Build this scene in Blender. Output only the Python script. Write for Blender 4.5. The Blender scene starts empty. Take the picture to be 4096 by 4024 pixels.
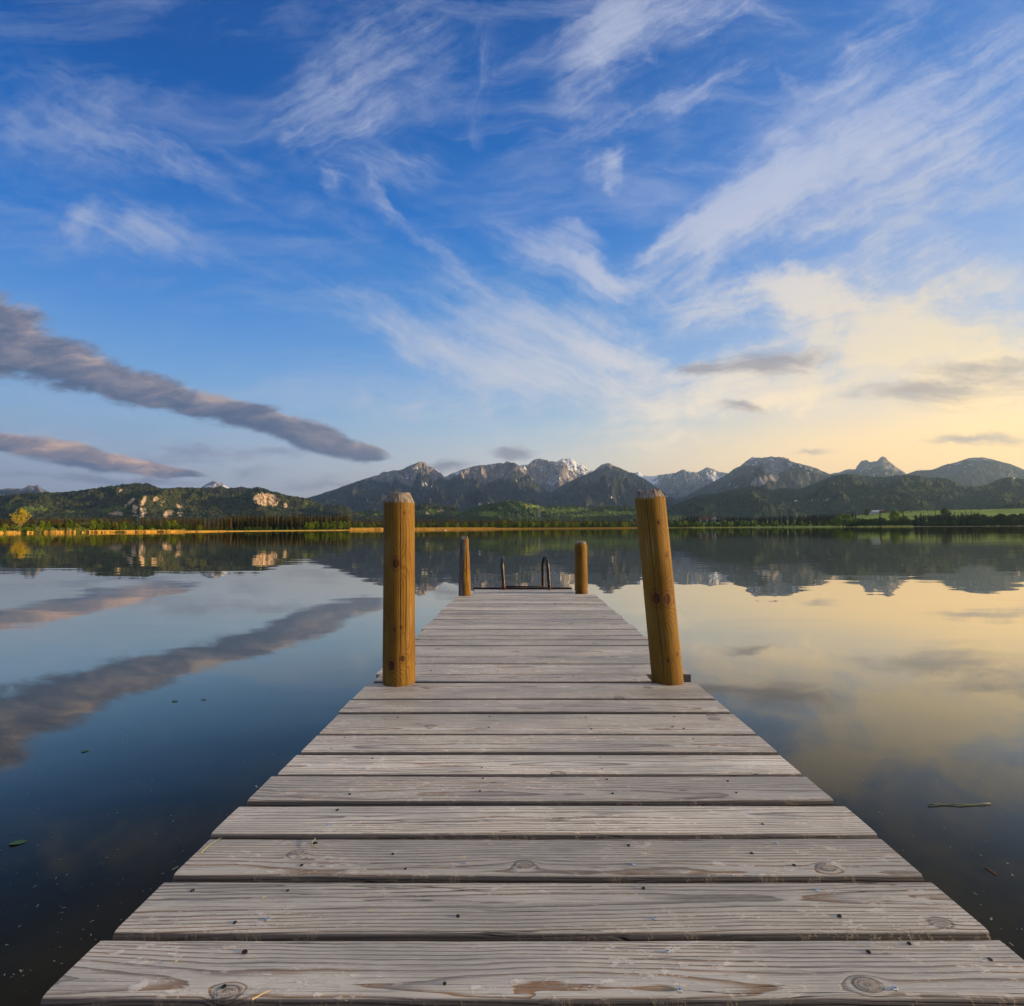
import bpy, bmesh, math, random
import numpy as np
from mathutils import Vector, Matrix

# ------------------------------------------------------------------ camera, world, sun, exposure
scene = bpy.context.scene
COL = scene.collection
FW, FH, FL = 4096.0, 4024.0, 2113.5          # frame and focal length in photo pixels
H_DECK, DECK_Z = 0.68, 0.46                  # eye above deck, deck above water (at the camera)
CAM = Vector((0, 0, H_DECK + DECK_Z))
YAW, PITCH, ROLL = math.radians(1.03), math.radians(2.72), math.radians(-0.31)
CR = Matrix.Rotation(YAW, 3, 'Z') @ Matrix.Rotation(math.pi / 2 + PITCH, 3, 'X') @ Matrix.Rotation(ROLL, 3, 'Z')
cam = bpy.data.objects.new('camera', bpy.data.cameras.new('camera')); COL.objects.link(cam)
cam.location = CAM; cam.rotation_euler = CR.to_euler()
cam.data.sensor_fit = 'HORIZONTAL'; cam.data.sensor_width = 36; cam.data.lens = 36 * FL / FW
cam.data.clip_start = 0.05; cam.data.clip_end = 80000
scene.camera = cam

def direction(px, py):
    return (CR @ Vector((px - FW / 2, FH / 2 - py, -FL))).normalized()
CRn = np.array(CR)
def az_tan(px, py):
    d = direction(px, py)
    return math.atan2(d.x, d.y), d.z / math.hypot(d.x, d.y)
def ZY(px, py):
    d = direction(px, py); return d.x / d.y, d.z / d.y
def at(px, dist):                            # ground point under a bearing
    a, _ = az_tan(px, 2105)
    return dist * math.sin(a), dist * math.cos(a)
def bearing_px(x, y, z):
    P = (np.stack([x, y, z], -1) - np.array(CAM)) @ CRn
    return FW / 2 + FL * P[..., 0] / -P[..., 2], FH / 2 - FL * P[..., 1] / -P[..., 2]

SUN_AZ, SUN_EL = math.radians(93), math.radians(6.8)
sun = bpy.data.objects.new('sun', bpy.data.lights.new('sun', 'SUN')); COL.objects.link(sun)
sun.data.energy = 5.0; sun.data.angle = math.radians(0.6); sun.data.color = (1.0, 0.70, 0.38)
sun.rotation_euler = (math.pi / 2 - SUN_EL, 0, -SUN_AZ + math.pi)
sun.rotation_euler = Vector((-math.sin(SUN_AZ) * math.cos(SUN_EL), -math.cos(SUN_AZ) * math.cos(SUN_EL), -math.sin(SUN_EL))).to_track_quat('-Z', 'Y').to_euler()
scene.view_settings.view_transform = 'Standard'; scene.view_settings.look = 'None'
scene.view_settings.exposure = 0.75; scene.view_settings.gamma = 1.0
scene.cycles.use_denoising = True
scene.cycles.max_bounces = 6; scene.cycles.volume_bounces = 0
scene.cycles.use_adaptive_sampling = True; scene.cycles.adaptive_threshold = 0.01
scene.cycles.sample_clamp_indirect = 6

# ------------------------------------------------------------------ a small node language
class S:
    def __init__(s, nt, sock): s.nt, s.k = nt, sock
    def __add__(a, b): return a.m('ADD', b)
    __radd__ = __add__
    def __sub__(a, b): return a.m('SUBTRACT', b)
    def __rsub__(a, b): return a.m('MULTIPLY', -1.0).m('ADD', b)
    def __mul__(a, b): return a.m('MULTIPLY', b)
    __rmul__ = __mul__
    def __truediv__(a, b): return a.m('DIVIDE', b)
    def m(a, op, b=None, c=None, clamp=False):
        n = a.nt.nodes.new('ShaderNodeMath'); n.operation = op; n.use_clamp = clamp
        put(a.nt, n.inputs[0], a)
        if b is not None: put(a.nt, n.inputs[1], b)
        if c is not None: put(a.nt, n.inputs[2], c)
        return S(a.nt, n.outputs[0])
    def clamp(a): return a.m('ADD', 0.0, clamp=True)
    def pow(a, e): return a.m('MAXIMUM', 0.0).m('POWER', e)
    def exp(a): return a.m('EXPONENT')
    def ss(a, lo, hi, o0=0.0, o1=1.0, mode='SMOOTHSTEP'):
        n = a.nt.nodes.new('ShaderNodeMapRange'); n.interpolation_type = mode
        put(a.nt, n.inputs[0], a)
        for i, v in enumerate((lo, hi, o0, o1)): put(a.nt, n.inputs[i + 1], v)
        return S(a.nt, n.outputs[0])
    def lin(a, lo, hi, o0=0.0, o1=1.0): return a.ss(lo, hi, o0, o1, 'LINEAR')
def put(nt, inp, v):
    if isinstance(v, S): nt.links.new(v.k, inp)
    else:
        if inp.type == 'RGBA' and len(v) == 3: v = (*v, 1)
        inp.default_value = v
class T:
    """builder bound to one node tree"""
    def __init__(s, nt): s.nt = nt
    def node(s, kind, **kw):
        n = s.nt.nodes.new(kind)
        for k, v in kw.items(): setattr(n, k, v)
        return n
    def coord(s, what='Object'): return S(s.nt, s.node('ShaderNodeTexCoord').outputs[what])
    def geo(s, what): return S(s.nt, s.node('ShaderNodeNewGeometry').outputs[what])
    def info(s, what='Random'): return S(s.nt, s.node('ShaderNodeObjectInfo').outputs[what])
    def attr(s, name, out='Fac'):
        n = s.node('ShaderNodeAttribute'); n.attribute_name = name; return S(s.nt, n.outputs[out])
    def sep(s, v):
        n = s.node('ShaderNodeSeparateXYZ'); put(s.nt, n.inputs[0], v); return [S(s.nt, o) for o in n.outputs]
    def comb(s, x, y, z):
        n = s.node('ShaderNodeCombineXYZ')
        for i, v in enumerate((x, y, z)): put(s.nt, n.inputs[i], v)
        return S(s.nt, n.outputs[0])
    def vm(s, op, a, b=None, out=0):
        n = s.node('ShaderNodeVectorMath', operation=op); put(s.nt, n.inputs[0], a)
        if b is not None: put(s.nt, n.inputs[3 if op == 'SCALE' else 1], b)
        return S(s.nt, n.outputs[out])
    def map(s, v, loc=(0, 0, 0), rot=(0, 0, 0), scale=(1, 1, 1), kind='POINT'):
        n = s.node('ShaderNodeMapping', vector_type=kind); put(s.nt, n.inputs[0], v)
        n.inputs[1].default_value = loc; n.inputs[2].default_value = rot; n.inputs[3].default_value = scale
        return S(s.nt, n.outputs[0])
    def noise(s, v, scale=1.0, detail=4.0, rough=0.5, dist=0.0, dim='3D', out=0, kind='FBM', w=None):
        n = s.node('ShaderNodeTexNoise', noise_dimensions=dim, noise_type=kind); put(s.nt, n.inputs['Vector'], v)
        if w is not None: put(s.nt, n.inputs['W'], w)
        for k, x in (('Scale', scale), ('Detail', detail), ('Roughness', rough), ('Distortion', dist)): put(s.nt, n.inputs[k], x)
        return S(s.nt, n.outputs[out])
    def voro(s, v, scale=1.0, out='Distance', feature='F1', rnd=1.0):
        n = s.node('ShaderNodeTexVoronoi', feature=feature); put(s.nt, n.inputs['Vector'], v)
        put(s.nt, n.inputs['Scale'], scale); put(s.nt, n.inputs['Randomness'], rnd); return S(s.nt, n.outputs[out])
    def ramp(s, f, stops, interp='LINEAR'):
        n = s.node('ShaderNodeValToRGB'); put(s.nt, n.inputs[0], f); e = n.color_ramp.elements
        n.color_ramp.interpolation = interp
        while len(e) < len(stops): e.new(0.5)
        for el, (p, c) in zip(e, stops):
            el.position = p; el.color = (*c, 1) if len(c) == 3 else c
        return S(s.nt, n.outputs[0])
    def mix(s, f, a, b, mode='MIX'):
        n = s.node('ShaderNodeMix', data_type='RGBA', blend_type=mode, clamp_factor=True)
        put(s.nt, n.inputs[0], f); put(s.nt, n.inputs[6], a); put(s.nt, n.inputs[7], b)
        return S(s.nt, n.outputs[2])
    def curve(s, f, pts):
        n = s.node('ShaderNodeFloatCurve'); put(s.nt, n.inputs[1], f); c = n.mapping.curves[0]
        for x, y in pts[1:-1]: c.points.new(x, y)
        c.points[0].location = pts[0]; c.points[-1].location = pts[-1]
        ps = sorted(pts)
        for p, q in zip(c.points, ps): p.location = q; p.handle_type = 'AUTO'
        n.mapping.update(); return S(s.nt, n.outputs[0])
    def bump(s, h, strength=1.0, dist=1.0, normal=None):
        n = s.node('ShaderNodeBump'); put(s.nt, n.inputs['Height'], h)
        put(s.nt, n.inputs['Strength'], strength); put(s.nt, n.inputs['Distance'], dist)
        if normal is not None: put(s.nt, n.inputs['Normal'], normal)
        return S(s.nt, n.outputs[0])

def lin(c):                                  # 8-bit display colour to scene linear
    return tuple(((v / 255) / 12.92 if v / 255 <= 0.04045 else ((v / 255 + 0.055) / 1.055) ** 2.4) for v in c)

# ------------------------------------------------------------------ sky
SKYK = 10.0 / 2 ** 0.75
def build_world():
    w = bpy.data.worlds.new('World'); scene.world = w; w.use_nodes = True
    nt = w.node_tree; t = T(nt)
    bg = nt.nodes['Background']
    sky = t.node('ShaderNodeTexSky', sky_type='NISHITA', sun_disc=False)
    sky.sun_elevation = SUN_EL; sky.sun_rotation = SUN_AZ; sky.air_density = 1.0; sky.dust_density = 1.2; sky.ozone_density = 2.0
    nis = S(nt, sky.outputs[0])
    d = t.coord('Generated'); dx, dy, dz = t.sep(d)
    el = dz.m('ARCSINE') * (180 / math.pi)
    az = dx.m('ARCTAN2', dy) * (180 / math.pi)
    e = (el / 60).clamp()
    R = lambda st: [(p / 60, lin(c)) for p, c in st]
    left = t.ramp(e, R([(0, (176, 176, 186)), (3, (172, 176, 188)), (6, (158, 176, 200)), (10, (140, 178, 216)), (14, (116, 168, 222)), (19, (84, 146, 218)), (25, (44, 120, 204)), (31, (4, 98, 184)), (38, (0, 80, 160)), (58, (0, 60, 130))]))
    cent = t.ramp(e, R([(0, (226, 208, 184)), (4, (216, 206, 196)), (7, (200, 206, 212)), (11, (168, 196, 222)), (16, (124, 172, 224)), (22, (78, 148, 216)), (30, (36, 118, 202)), (38, (8, 98, 182)), (46, (0, 82, 160)), (58, (0, 62, 132))]))
    right = t.ramp(e, R([(0, (255, 206, 120)), (4, (255, 216, 140)), (8, (252, 224, 172)), (12, (222, 216, 212)), (17, (172, 194, 228)), (24, (122, 164, 224)), (31, (86, 140, 212)), (38, (56, 120, 198)), (48, (30, 98, 178)), (58, (16, 74, 146))]))
    fl = az.ss(-46, 2); fr = az.ss(-2, 46)
    back = az.ss(110, 180)
    base = t.mix(fr, t.mix(fl, left, cent), right); base = t.mix(back, base, left)
    base = t.vm('SCALE', base, SKYK)          # the Background runs at strength 0.1
    tint = t.vm('MULTIPLY', nis, (0.8, 0.9, 1.3))
    near_sun = az.ss(52, 90) * az.ss(150, 110)
    base = t.mix(0.02, base, tint); base = t.mix(near_sun * 0.8, base, t.vm('SCALE', nis, 1.5))

    # direction on the plane y = 1 (front half of the sky)
    dyc = dy.m('MAXIMUM', 0.02); X = dx / dyc; Z = dz / dyc
    p = t.comb(X, Z, 0.0)
    w1 = t.noise(p, 2.6, 2, 0.5, dim='2D', out=1); w2 = t.noise(t.map(p, (7, 3, 0)), 9.0, 4, 0.62, dim='2D', out=1)
    off = t.vm('ADD', t.vm('SCALE', t.vm('SUBTRACT', w1, (.5, .5, .5)), 0.10), t.vm('SCALE', t.vm('SUBTRACT', w2, (.5, .5, .5)), 0.075))
    pw = t.vm('ADD', p, off); pf = t.vm('ADD', p, t.vm('SCALE', off, .45))
    K = 1938 / 4096

    def strokes(lst):
        tot = None
        for (x, y, L, W, ang, inten) in lst:
            cx, cz = ZY(x / K, y / K); x2, z2 = ZY((x + 40 * math.cos(math.radians(ang))) / K, (y - 40 * math.sin(math.radians(ang))) / K)
            rot = math.atan2(z2 - cz, x2 - cx); s = math.hypot(x2 - cx, z2 - cz) / 40
            v = t.map(pw, (cx, cz, 0), (0, 0, rot), (L * s * 1.6, W * s * 1.9, 1), kind='TEXTURE')
            g = t.node('ShaderNodeTexGradient', gradient_type='SPHERICAL'); put(nt, g.inputs[0], v)
            q = S(nt, g.outputs[1])
            tot = q * (inten * 1.25) if tot is None else q.m('MULTIPLY_ADD', inten * 1.25, tot)
        return tot
    puff = t.noise(pf, 7.0, 7, 0.66, 0.3, dim='2D')
    def streaks(ang, sx, sy, seed):
        v = t.map(t.map(pf, (seed, seed * .7, 0), (0, 0, -math.radians(ang)), (1, 1, 1)), (0, 0, 0), (0, 0, 0), (sx, sy, 1))
        return t.noise(v, 1.0, 7, 0.68, 0.2, dim='2D')
    def erode(mask, fib, wt=.62, kx=2.5):                # feathery: the fibres eat into the soft shape
        tex = fib * wt + puff * (1 - wt)
        return (mask * 1.25 + (tex - .5) * kx * (mask * 2.2).m('MINIMUM', 1.0)).ss(0.10, 1.9)
    up = strokes([   (1500, 300, 420, 170, 30, .26), (1200, 90, 260, 120, 30, .24), (1750, 420, 300, 110, 20, .26), (700, 120, 260, 120, 30, .20),   # rising to the right
        (760, 110, 170, 85, 35, .30), (610, 205, 120, 80, 35, .38), (1130, 70, 120, 45, 62, .62), (1250, 30, 200, 42, 18, .55),
        (1250, 190, 230, 16, 20, .42), (1110, 315, 60, 28, 30, .40), (1145, 300, 45, 12, 75, .45), (1420, 385, 240, 50, 34, .72),
        (1400, 410, 130, 42, 20, .5), (1640, 290, 250, 85, 26, .42), (1830, 190, 260, 130, 42, .40), (1690, 545, 200, 50, 12, .55),
        (1890, 560, 110, 40, 10, .5), (1230, 470, 60, 14, 45, .35), (1250, 620, 240, 26, 18, .35), (1600, 130, 200, 40, 45, .22)])
    dn = strokes([   (900, 560, 260, 110, -20, .22), (350, 330, 260, 90, -35, .20), (700, 300, 240, 110, -20, .22), (1050, 700, 320, 70, -10, .30),
        (1130, 560, 140, 40, -15, .35),   # falling to the right
        (160, 230, 130, 42, -50, .42), (320, 295, 125, 22, -26, .48), (20, 235, 120, 42, -62, .36), (255, 445, 145, 42, -14, .80),
        (162, 412, 26, 30, -70, .55), (740, 310, 105, 34, -2, .42), (710, 372, 46, 8, -55, .42), (625, 345, 38, 9, -78, .36), (470, 290, 60, 10, -25, .2),
        (1440, 25, 80, 20, -22, .5), (1500, 150, 60, 9, -45, .35), (1560, 225, 80, 14, -60, .25), (1060, 490, 110, 34, -22, .75), (1170, 535, 90, 20, -16, .6),
        (1075, 440, 48, 24, -10, .45), (780, 440, 150, 12, -35, .28), (760, 640, 320, 22, -26, .42), (930, 640, 230, 70, -22, .30),
        (1110, 635, 110, 32, -12, .70), (1200, 665, 100, 20, -10, .5), (930, 560, 90, 30, -30, .22), (1400, 440, 90, 32, -12, .42), (980, 700, 200, 40, -14, .35)])
    st = strokes([   # steep wisps
        (935, 110, 130, 22, 86, .42), (905, 240, 45, 12, 88, .3), (1115, 120, 60, 26, 70, .4), (920, 390, 60, 12, 100, .2), (1195, 115, 22, 13, 0, .6), (1410, 30, 28, 12, -30, .5)])
    fl_ = strokes([   (1700, 640, 400, 110, 0, .26), (1250, 760, 420, 40, 0, .20), (300, 850, 500, 60, 0, .26),  # level banks in the lower right
        (1590, 600, 300, 52, -6, .85), (1480, 552, 70, 30, -4, .75), (1720, 690, 360, 44, 5, .75), (1340, 745, 150, 22, 2, .60),
        (1870, 750, 160, 48, 0, .7), (1350, 690, 200, 26, 2, .5), (1200, 810, 130, 24, -2, .38), (900, 770, 260, 30, -8, .22), (600, 760, 220, 26, -4, .22), (300, 880, 420, 36, -3, .30), (1150, 840, 300, 20, 0, .25)])
    gen = t.noise(t.map(pf, (2, 5, 0), (0, 0, -.35), (2.4, 9, 1)), 1.0, 7, 0.66, 0.3, dim='2D').ss(0.40, 0.85) * Z.ss(0.03, 0.25) * 0.34
    a1 = erode(up, streaks(30, 4, 26, 3.1), .58, 3.3); a2 = erode(dn, streaks(-28, 4, 26, 9.4)); a3 = erode(st, streaks(80, 5, 30, 5.5)); a4 = erode(fl_, streaks(10, 5.5, 24, 1.7), .5, 4.2)
    inv = (1.0 - a1 * .82) * (1.0 - a2 * .85) * (1.0 - a3 * .7) * (1.0 - a4 * .98) * (1.0 - gen)
    dens = 1.0 - inv
    front = dy.ss(0.12, 0.35)
    vb = t.noise(t.map(d, (0, 0, 0), (0, 0, 0.4), (2, 4, 7)), 1.0, 4, 0.6, 0.6).ss(0.35, 0.75) * 0.8 * dz.ss(0.1, 0.5)  # unseen cloud veil behind the camera, thickened to brighten the deck
    dens = dens * front + vb * (1.0 - front) * dz.ss(0.0, 0.2)
    hi_el = lin((200, 206, 226)); lo_el = lin((255, 240, 220))
    cc = t.mix(el.ss(8, 34), lo_el, hi_el)
    cc = t.mix(az.ss(30, -45), cc, lin((178, 190, 214)))
    cc = t.mix(az.ss(6, 46) * el.ss(36, 9), cc, lin((255, 230, 180)))
    over = el.ss(54, 68) * (t.noise(t.map(d, (3, 1, 0)), 3.0, 4, .6).ss(.25, .6) * .5 + .5)      # bright cloud sheet overhead, out of view, added to light the deck
    col = t.mix(dens.clamp() * 0.88, base, t.vm('SCALE', cc, SKYK))

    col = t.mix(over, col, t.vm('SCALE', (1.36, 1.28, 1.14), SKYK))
    # grey lenticular clouds
    pg = t.vm('ADD', p, t.vm('SCALE', off, 0.45))
    def lens(lst):
        tot = None
        for (x, y, L, W, ang, inten) in lst:
            cx, cz = ZY(x / K, y / K); s = 0.001 * (1 + cx * cx) ** .5
            v = t.map(pg, (cx, cz, 0), (0, 0, math.radians(ang)), (L * s * 1.5, W * s * 1.9, 1), kind='TEXTURE')
            g = t.node('ShaderNodeTexGradient', gradient_type='QUADRATIC_SPHERE'); put(nt, g.inputs[0], v)
            q = S(nt, g.outputs[1]); tot = q * inten if tot is None else q.m('MULTIPLY_ADD', inten, tot)
        return tot
    gm = lens([(1470, 685, 120, 22, 3, 1.5), (1320, 692, 90, 11, 0, 1.1), (1790, 737, 170, 30, 2, 1.1), (1700, 745, 90, 12, 0, .6), (1410, 765, 80, 11, -4, 1.2), (1900, 700, 70, 14, 0, .8),
               (1830, 826, 110, 8, 1, 1.0), (1900, 833, 60, 7, 0, .8), (975, 855, 52, 13, 3, 1.5), (852, 880, 70, 16, 3, 1.5), (1532, 858, 50, 6, 0, .9), (470, 888, 60, 12, 0, .7), (560, 900, 120, 9, 0, .5), (150, 905, 240, 9, 0, .9), (330, 862, 200, 12, 2, .6), (520, 858, 120, 10, 0, .5), (240, 912, 160, 6, 0, .8), (620, 915, 140, 8, 0, .6), (60, 770, 90, 10, 0, .15), (380, 850, 120, 20, 0, .4)])
    gt = t.noise(t.map(pg, (0, 0, 0), (0, 0, 0.05), (6, 34, 1)), 1.0, 7, 0.66, 0.2, dim='2D')
    gcol = t.mix(az.ss(-20, 40), lin((128, 134, 156)), lin((158, 154, 160)))
    col = t.mix((gm * 1.3 + (gt - .5) * 2.4 * (gm * 3.0).m('MINIMUM', 1.0)).ss(0.08, 1.5) * 0.80, col, t.vm('SCALE', gcol, SKYK))

    # the two heavy cloud bands on the left, each a spindle of billows: a centre line and a half width along X
    def band(top, bot, warp, ctop, cbot, seed, hl):
        xs0 = [a[0] for a in top]; x0 = ZY(min(xs0) / K, 850 / K)[0]; x1 = ZY(max(xs0) / K, 870 / K)[0]
        n = 12; xs = np.linspace(min(xs0), max(xs0), n)
        yt = np.interp(xs, *zip(*top)); yb = np.interp(xs, *zip(*bot))
        q0 = [ZY(a / K, b / K) for a, b in zip(xs, yt)]; q1 = [ZY(a / K, b / K) for a, b in zip(xs, yb)]
        cpts = [((a[0] - x0) / (x1 - x0), (a[1] + b[1]) / 2 / 0.6) for a, b in zip(q0, q1)]
        hpts = [((a[0] - x0) / (x1 - x0), max(0.0, (a[1] - b[1]) / 2 / 0.15)) for a, b in zip(q0, q1)]
        cl = lambda L: [(min(1, max(0, a)), min(1, max(0, b))) for a, b in L]
        u = X.lin(x0, x1)
        c = t.curve(u, cl(cpts)) * 0.6; h = t.curve(u, cl(hpts)) * 0.15 + 0.0008
        ln = t.noise(t.map(pf, (seed, 0, 0), (0, 0, 0.42), (10, 26, 1)), 1.0, 7, 0.62, 0.2, dim='2D')
        big = t.noise(t.map(p, (seed + 4, 0, 0), (0, 0, 0.3), (4.0, 9, 1)), 1.0, 3, 0.5, dim='2D')
        r = (Z - c) / h + (big - 0.5) * warp * 1.1 + (ln - 0.5) * warp * 1.35
        a = r.m('ABSOLUTE')
        m = a.ss(1.18, 0.62) * X.ss(x1 + 0.01, x1 - 0.03)
        lum = t.noise(t.map(pf, (seed + 1, 2, 0), (0, 0, 0.36), (9, 30, 1)), 1.0, 6, 0.6, 0.3, dim='2D')
        shade = ((r * 0.5 + 0.5) * 0.75 + (lum - 0.5) * 2.1).clamp()
        k = t.ramp(shade, [(0.0, lin(cbot)), (0.45, tuple(.6 * a_ + .4 * b_ for a_, b_ in zip(lin(cbot), lin(ctop)))), (0.8, lin(ctop)), (1.0, lin(hl))])
        return m, k
    m, k = band([(-160, 470), (0, 560), (60, 592), (120, 628), (180, 655), (240, 690), (330, 716), (440, 748), (540, 776), (620, 804), (690, 835), (742, 862)],
                [(-160, 690), (0, 716), (80, 728), (190, 745), (300, 775), (400, 800), (480, 812), (540, 838), (600, 862), (660, 874), (742, 868)],
                0.9, (146, 140, 150), (84, 98, 126), 2.0, (180, 162, 156))
    col = t.mix(m * 0.96, col, t.vm('SCALE', k, SKYK))
    m, k = band([(-160, 800), (0, 820), (60, 826), (120, 834), (220, 858), (300, 876), (395, 897)],
                [(-160, 850), (0, 858), (100, 878), (200, 892), (300, 903), (395, 902)],
                0.8, (196, 164, 150), (92, 102, 128), 6.0, (226, 184, 160))
    col = t.mix(m * 0.94, col, t.vm('SCALE', k, SKYK))
    col = t.mix(el.ss(17, 5) * az.ss(-25, 32), col, t.vm('MULTIPLY', col, (1.50, 1.30, 0.98)))     # evening glow low in the west, seen through the haze
    col = t.mix(dz.ss(-0.005, -0.04), col, (0.9, 1.0, 1.2, 1))
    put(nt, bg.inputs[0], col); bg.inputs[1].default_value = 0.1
    # map of the sky for light sampling
    w.cycles.sampling_method = 'MANUAL'; w.cycles.sample_map_resolution = 512
build_world()

# ------------------------------------------------------------------ object helpers
def tag(o, label=None, cat=None, group=None, kind=None):
    for k, v in (('label', label), ('category', cat), ('group', group), ('kind', kind)):
        if v: o[k] = v
    return o
def link(name, me, mat=None, parent=None, smooth=False):
    o = bpy.data.objects.new(name, me); COL.objects.link(o)
    if mat is not None and not me.materials: me.materials.append(mat)
    if parent is not None: o.parent = parent
    if smooth: me.polygons.foreach_set('use_smooth', [True] * len(me.polygons))
    return o
def empty(name, loc=(0, 0, 0), rz=0.0):
    o = bpy.data.objects.new(name, None); COL.objects.link(o)
    o.location = loc; o.rotation_euler = (0, 0, rz); o.empty_display_size = 0.2; return o
def mesh(name, v, f, attrs=None, colors=None):
    me = bpy.data.meshes.new(name); v = np.asarray(v, np.float32)
    if isinstance(f, np.ndarray):
        k = f.shape[1]; me.vertices.add(len(v)); me.vertices.foreach_set('co', v.ravel())
        me.loops.add(f.size); me.loops.foreach_set('vertex_index', f.ravel().astype(np.int32))
        me.polygons.add(len(f)); me.polygons.foreach_set('loop_start', np.arange(0, f.size, k, dtype=np.int32))
        me.update(calc_edges=True)
    else: me.from_pydata([tuple(x) for x in v], [], f)
    for n, a in (attrs or {}).items():
        at_ = me.attributes.new(n, 'FLOAT', 'POINT'); at_.data.foreach_set('value', np.asarray(a, np.float32).ravel())
    me.validate(); return me
def material(name):
    m = bpy.data.materials.new(name); m.use_nodes = True
    t = T(m.node_tree); b = m.node_tree.nodes['Principled BSDF']
    def setp(**kw):
        for k, v in kw.items(): put(m.node_tree, b.inputs[k.replace('_', ' ')], v)
    return m, t, setp
def flat(name, col, rough=0.6, metal=0.0, spec=0.5):
    m, t, p = material(name)
    n = t.noise(t.coord(), 9.0, 3)
    c = t.mix(n.ss(0.3, 0.7), tuple(x * .8 for x in col), tuple(min(1, x * 1.15) for x in col))
    p(Base_Color=c, Roughness=rough, Metallic=metal, Specular_IOR_Level=spec); return m

# numpy gradient noise
_rng = np.random.RandomState(7); _P = _rng.permutation(4096); _G = _rng.uniform(0, 2 * math.pi, 4096); _GX, _GY = np.cos(_G), np.sin(_G)
def perlin(x, y):
    xi, yi = np.floor(x).astype(int), np.floor(y).astype(int); fx, fy = x - xi, y - yi
    u, v = fx * fx * fx * (fx * (fx * 6 - 15) + 10), fy * fy * fy * (fy * (fy * 6 - 15) + 10)
    def g(ix, iy, dx_, dy_):
        h = _P[(_P[ix & 4095] + iy) & 4095]; return _GX[h] * dx_ + _GY[h] * dy_
    a, b = g(xi, yi, fx, fy), g(xi + 1, yi, fx - 1, fy); c, d = g(xi, yi + 1, fx, fy - 1), g(xi + 1, yi + 1, fx - 1, fy - 1)
    return (a + (b - a) * u) * (1 - v) + (c + (d - c) * u) * v
def fbm(x, y, o=5, g=0.5, l=2.03):
    s = 0; a = 1.0; n = 0
    for i in range(o): s = s + a * perlin(x + 17.3 * i, y - 9.1 * i); n += a; a *= g; x, y = x * l, y * l
    return s / n * 1.6
def ridged(x, y, o=6, g=0.55, l=2.1):
    s = 0; a = 1.0; n = 0; w = 1.0
    for i in range(o):
        r = (1 - np.abs(perlin(x + 31.7 * i, y + 11.3 * i)) * 1.9); r = np.clip(r, 0, 1) ** 2 * w
        s = s + a * r; n += a; w = np.clip(r * 1.6, 0, 1); a *= g; x, y = x * l, y * l
    return s / n
def sstep(a, b, x):
    t = np.clip((x - a) / (b - a), 0, 1); return t * t * (3 - 2 * t)

# ------------------------------------------------------------------ terrain materials
def mat_mountain():
    m, t, p = material('alpine_rock')
    P = t.geo('Position'); N = t.sep(t.geo('Normal')); z = t.sep(P)[2]
    a_s, a_f, a_r = t.attr('snow'), t.attr('forest'), t.attr('scree')
    n1 = t.noise(P, 0.0035, 6, 0.6); n2 = t.noise(P, 0.018, 5, 0.65); n3 = t.noise(t.map(P, scale=(1, 1, .35)), 0.011, 5, 0.7)
    rock = t.mix(n3.ss(.3, .7), (0.10, 0.09, 0.088), (0.36, 0.315, 0.28))
    rock = t.mix(n1.ss(.35, .7) * .5, rock, (0.10, 0.095, 0.085))
    wood = t.mix(n2.ss(.3, .7), (0.006, 0.012, 0.012), (0.020, 0.030, 0.018))
    meadow = t.mix(n2.ss(.4, .6), (0.04, 0.05, 0.028), (0.08, 0.075, 0.05))
    wood = t.mix((n1 + a_f * .2).ss(.62, .72) * .5, wood, meadow)
    fm = (a_f + (n2 - .5) * 1.0 + (n1 - .5) * .7).ss(.35, .6)
    c = t.mix(fm, rock, wood)
    c = t.mix((a_r + (n3 - .5) * .7).ss(.5, .8), c, (0.34, 0.30, 0.27))
    sm = (a_s + (n2 - .5) * 2.6 + (n3 - .5) * 1.8).ss(.50, .62)
    c = t.mix(sm, c, (0.72, 0.74, 0.78))
    p(Base_Color=c, Roughness=0.9, Specular_IOR_Level=0.15)
    p(Normal=t.bump(n2 * .6 + n3 * .6, 1.0, 95.0)); return m
def mat_wooded(name, dark, light, lush, scale=0.09):
    m, t, p = material(name)
    P = t.geo('Position')
    a_r, a_l = t.attr('rock'), t.attr('lush')
    cell = t.node('ShaderNodeTexVoronoi'); put(t.nt, cell.inputs['Vector'], P); cell.inputs['Scale'].default_value = scale
    cv = S(t.nt, cell.outputs['Color']); cd = S(t.nt, cell.outputs['Distance']); r = t.sep(cv)
    big = t.noise(P, 0.004, 5, 0.6); mid = t.noise(P, 0.02, 4, 0.6)
    c = t.mix((r[0] * .55 + big * .9 + (mid - .5) * .6 - .45).clamp(), dark, light)
    c = t.mix((a_l + (mid - .5) * .8 + (r[1] - .5) * .5).ss(.35, .75), c, lush)
    c = t.mix((r[2]).ss(.86, .95) * .5, c, (0.10, 0.065, 0.03))
    st = t.noise(t.map(P, scale=(1, 1, .25)), 0.05, 5, 0.7)
    rk = t.mix(st.ss(.35, .65), (0.12, 0.085, 0.055), (0.60, 0.43, 0.26))
    c = t.mix((a_r + (st - .5) * 1.7 + (mid - .5) * .9).ss(.46, .62), c, rk)
    p(Base_Color=c, Roughness=0.95, Specular_IOR_Level=0.1)
    p(Normal=t.bump(cd * -1.0 + st * .2, 1.0, 6.0)); return m
M_MT = mat_mountain()
M_HILL = mat_wooded('wooded_hill', (0.012, 0.020, 0.009), (0.080, 0.088, 0.020), (0.095, 0.125, 0.018), 0.075)
M_HILL2 = mat_wooded('spruce_hill', (0.012, 0.024, 0.014), (0.038, 0.060, 0.020), (0.13, 0.15, 0.03), 0.06)
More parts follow.
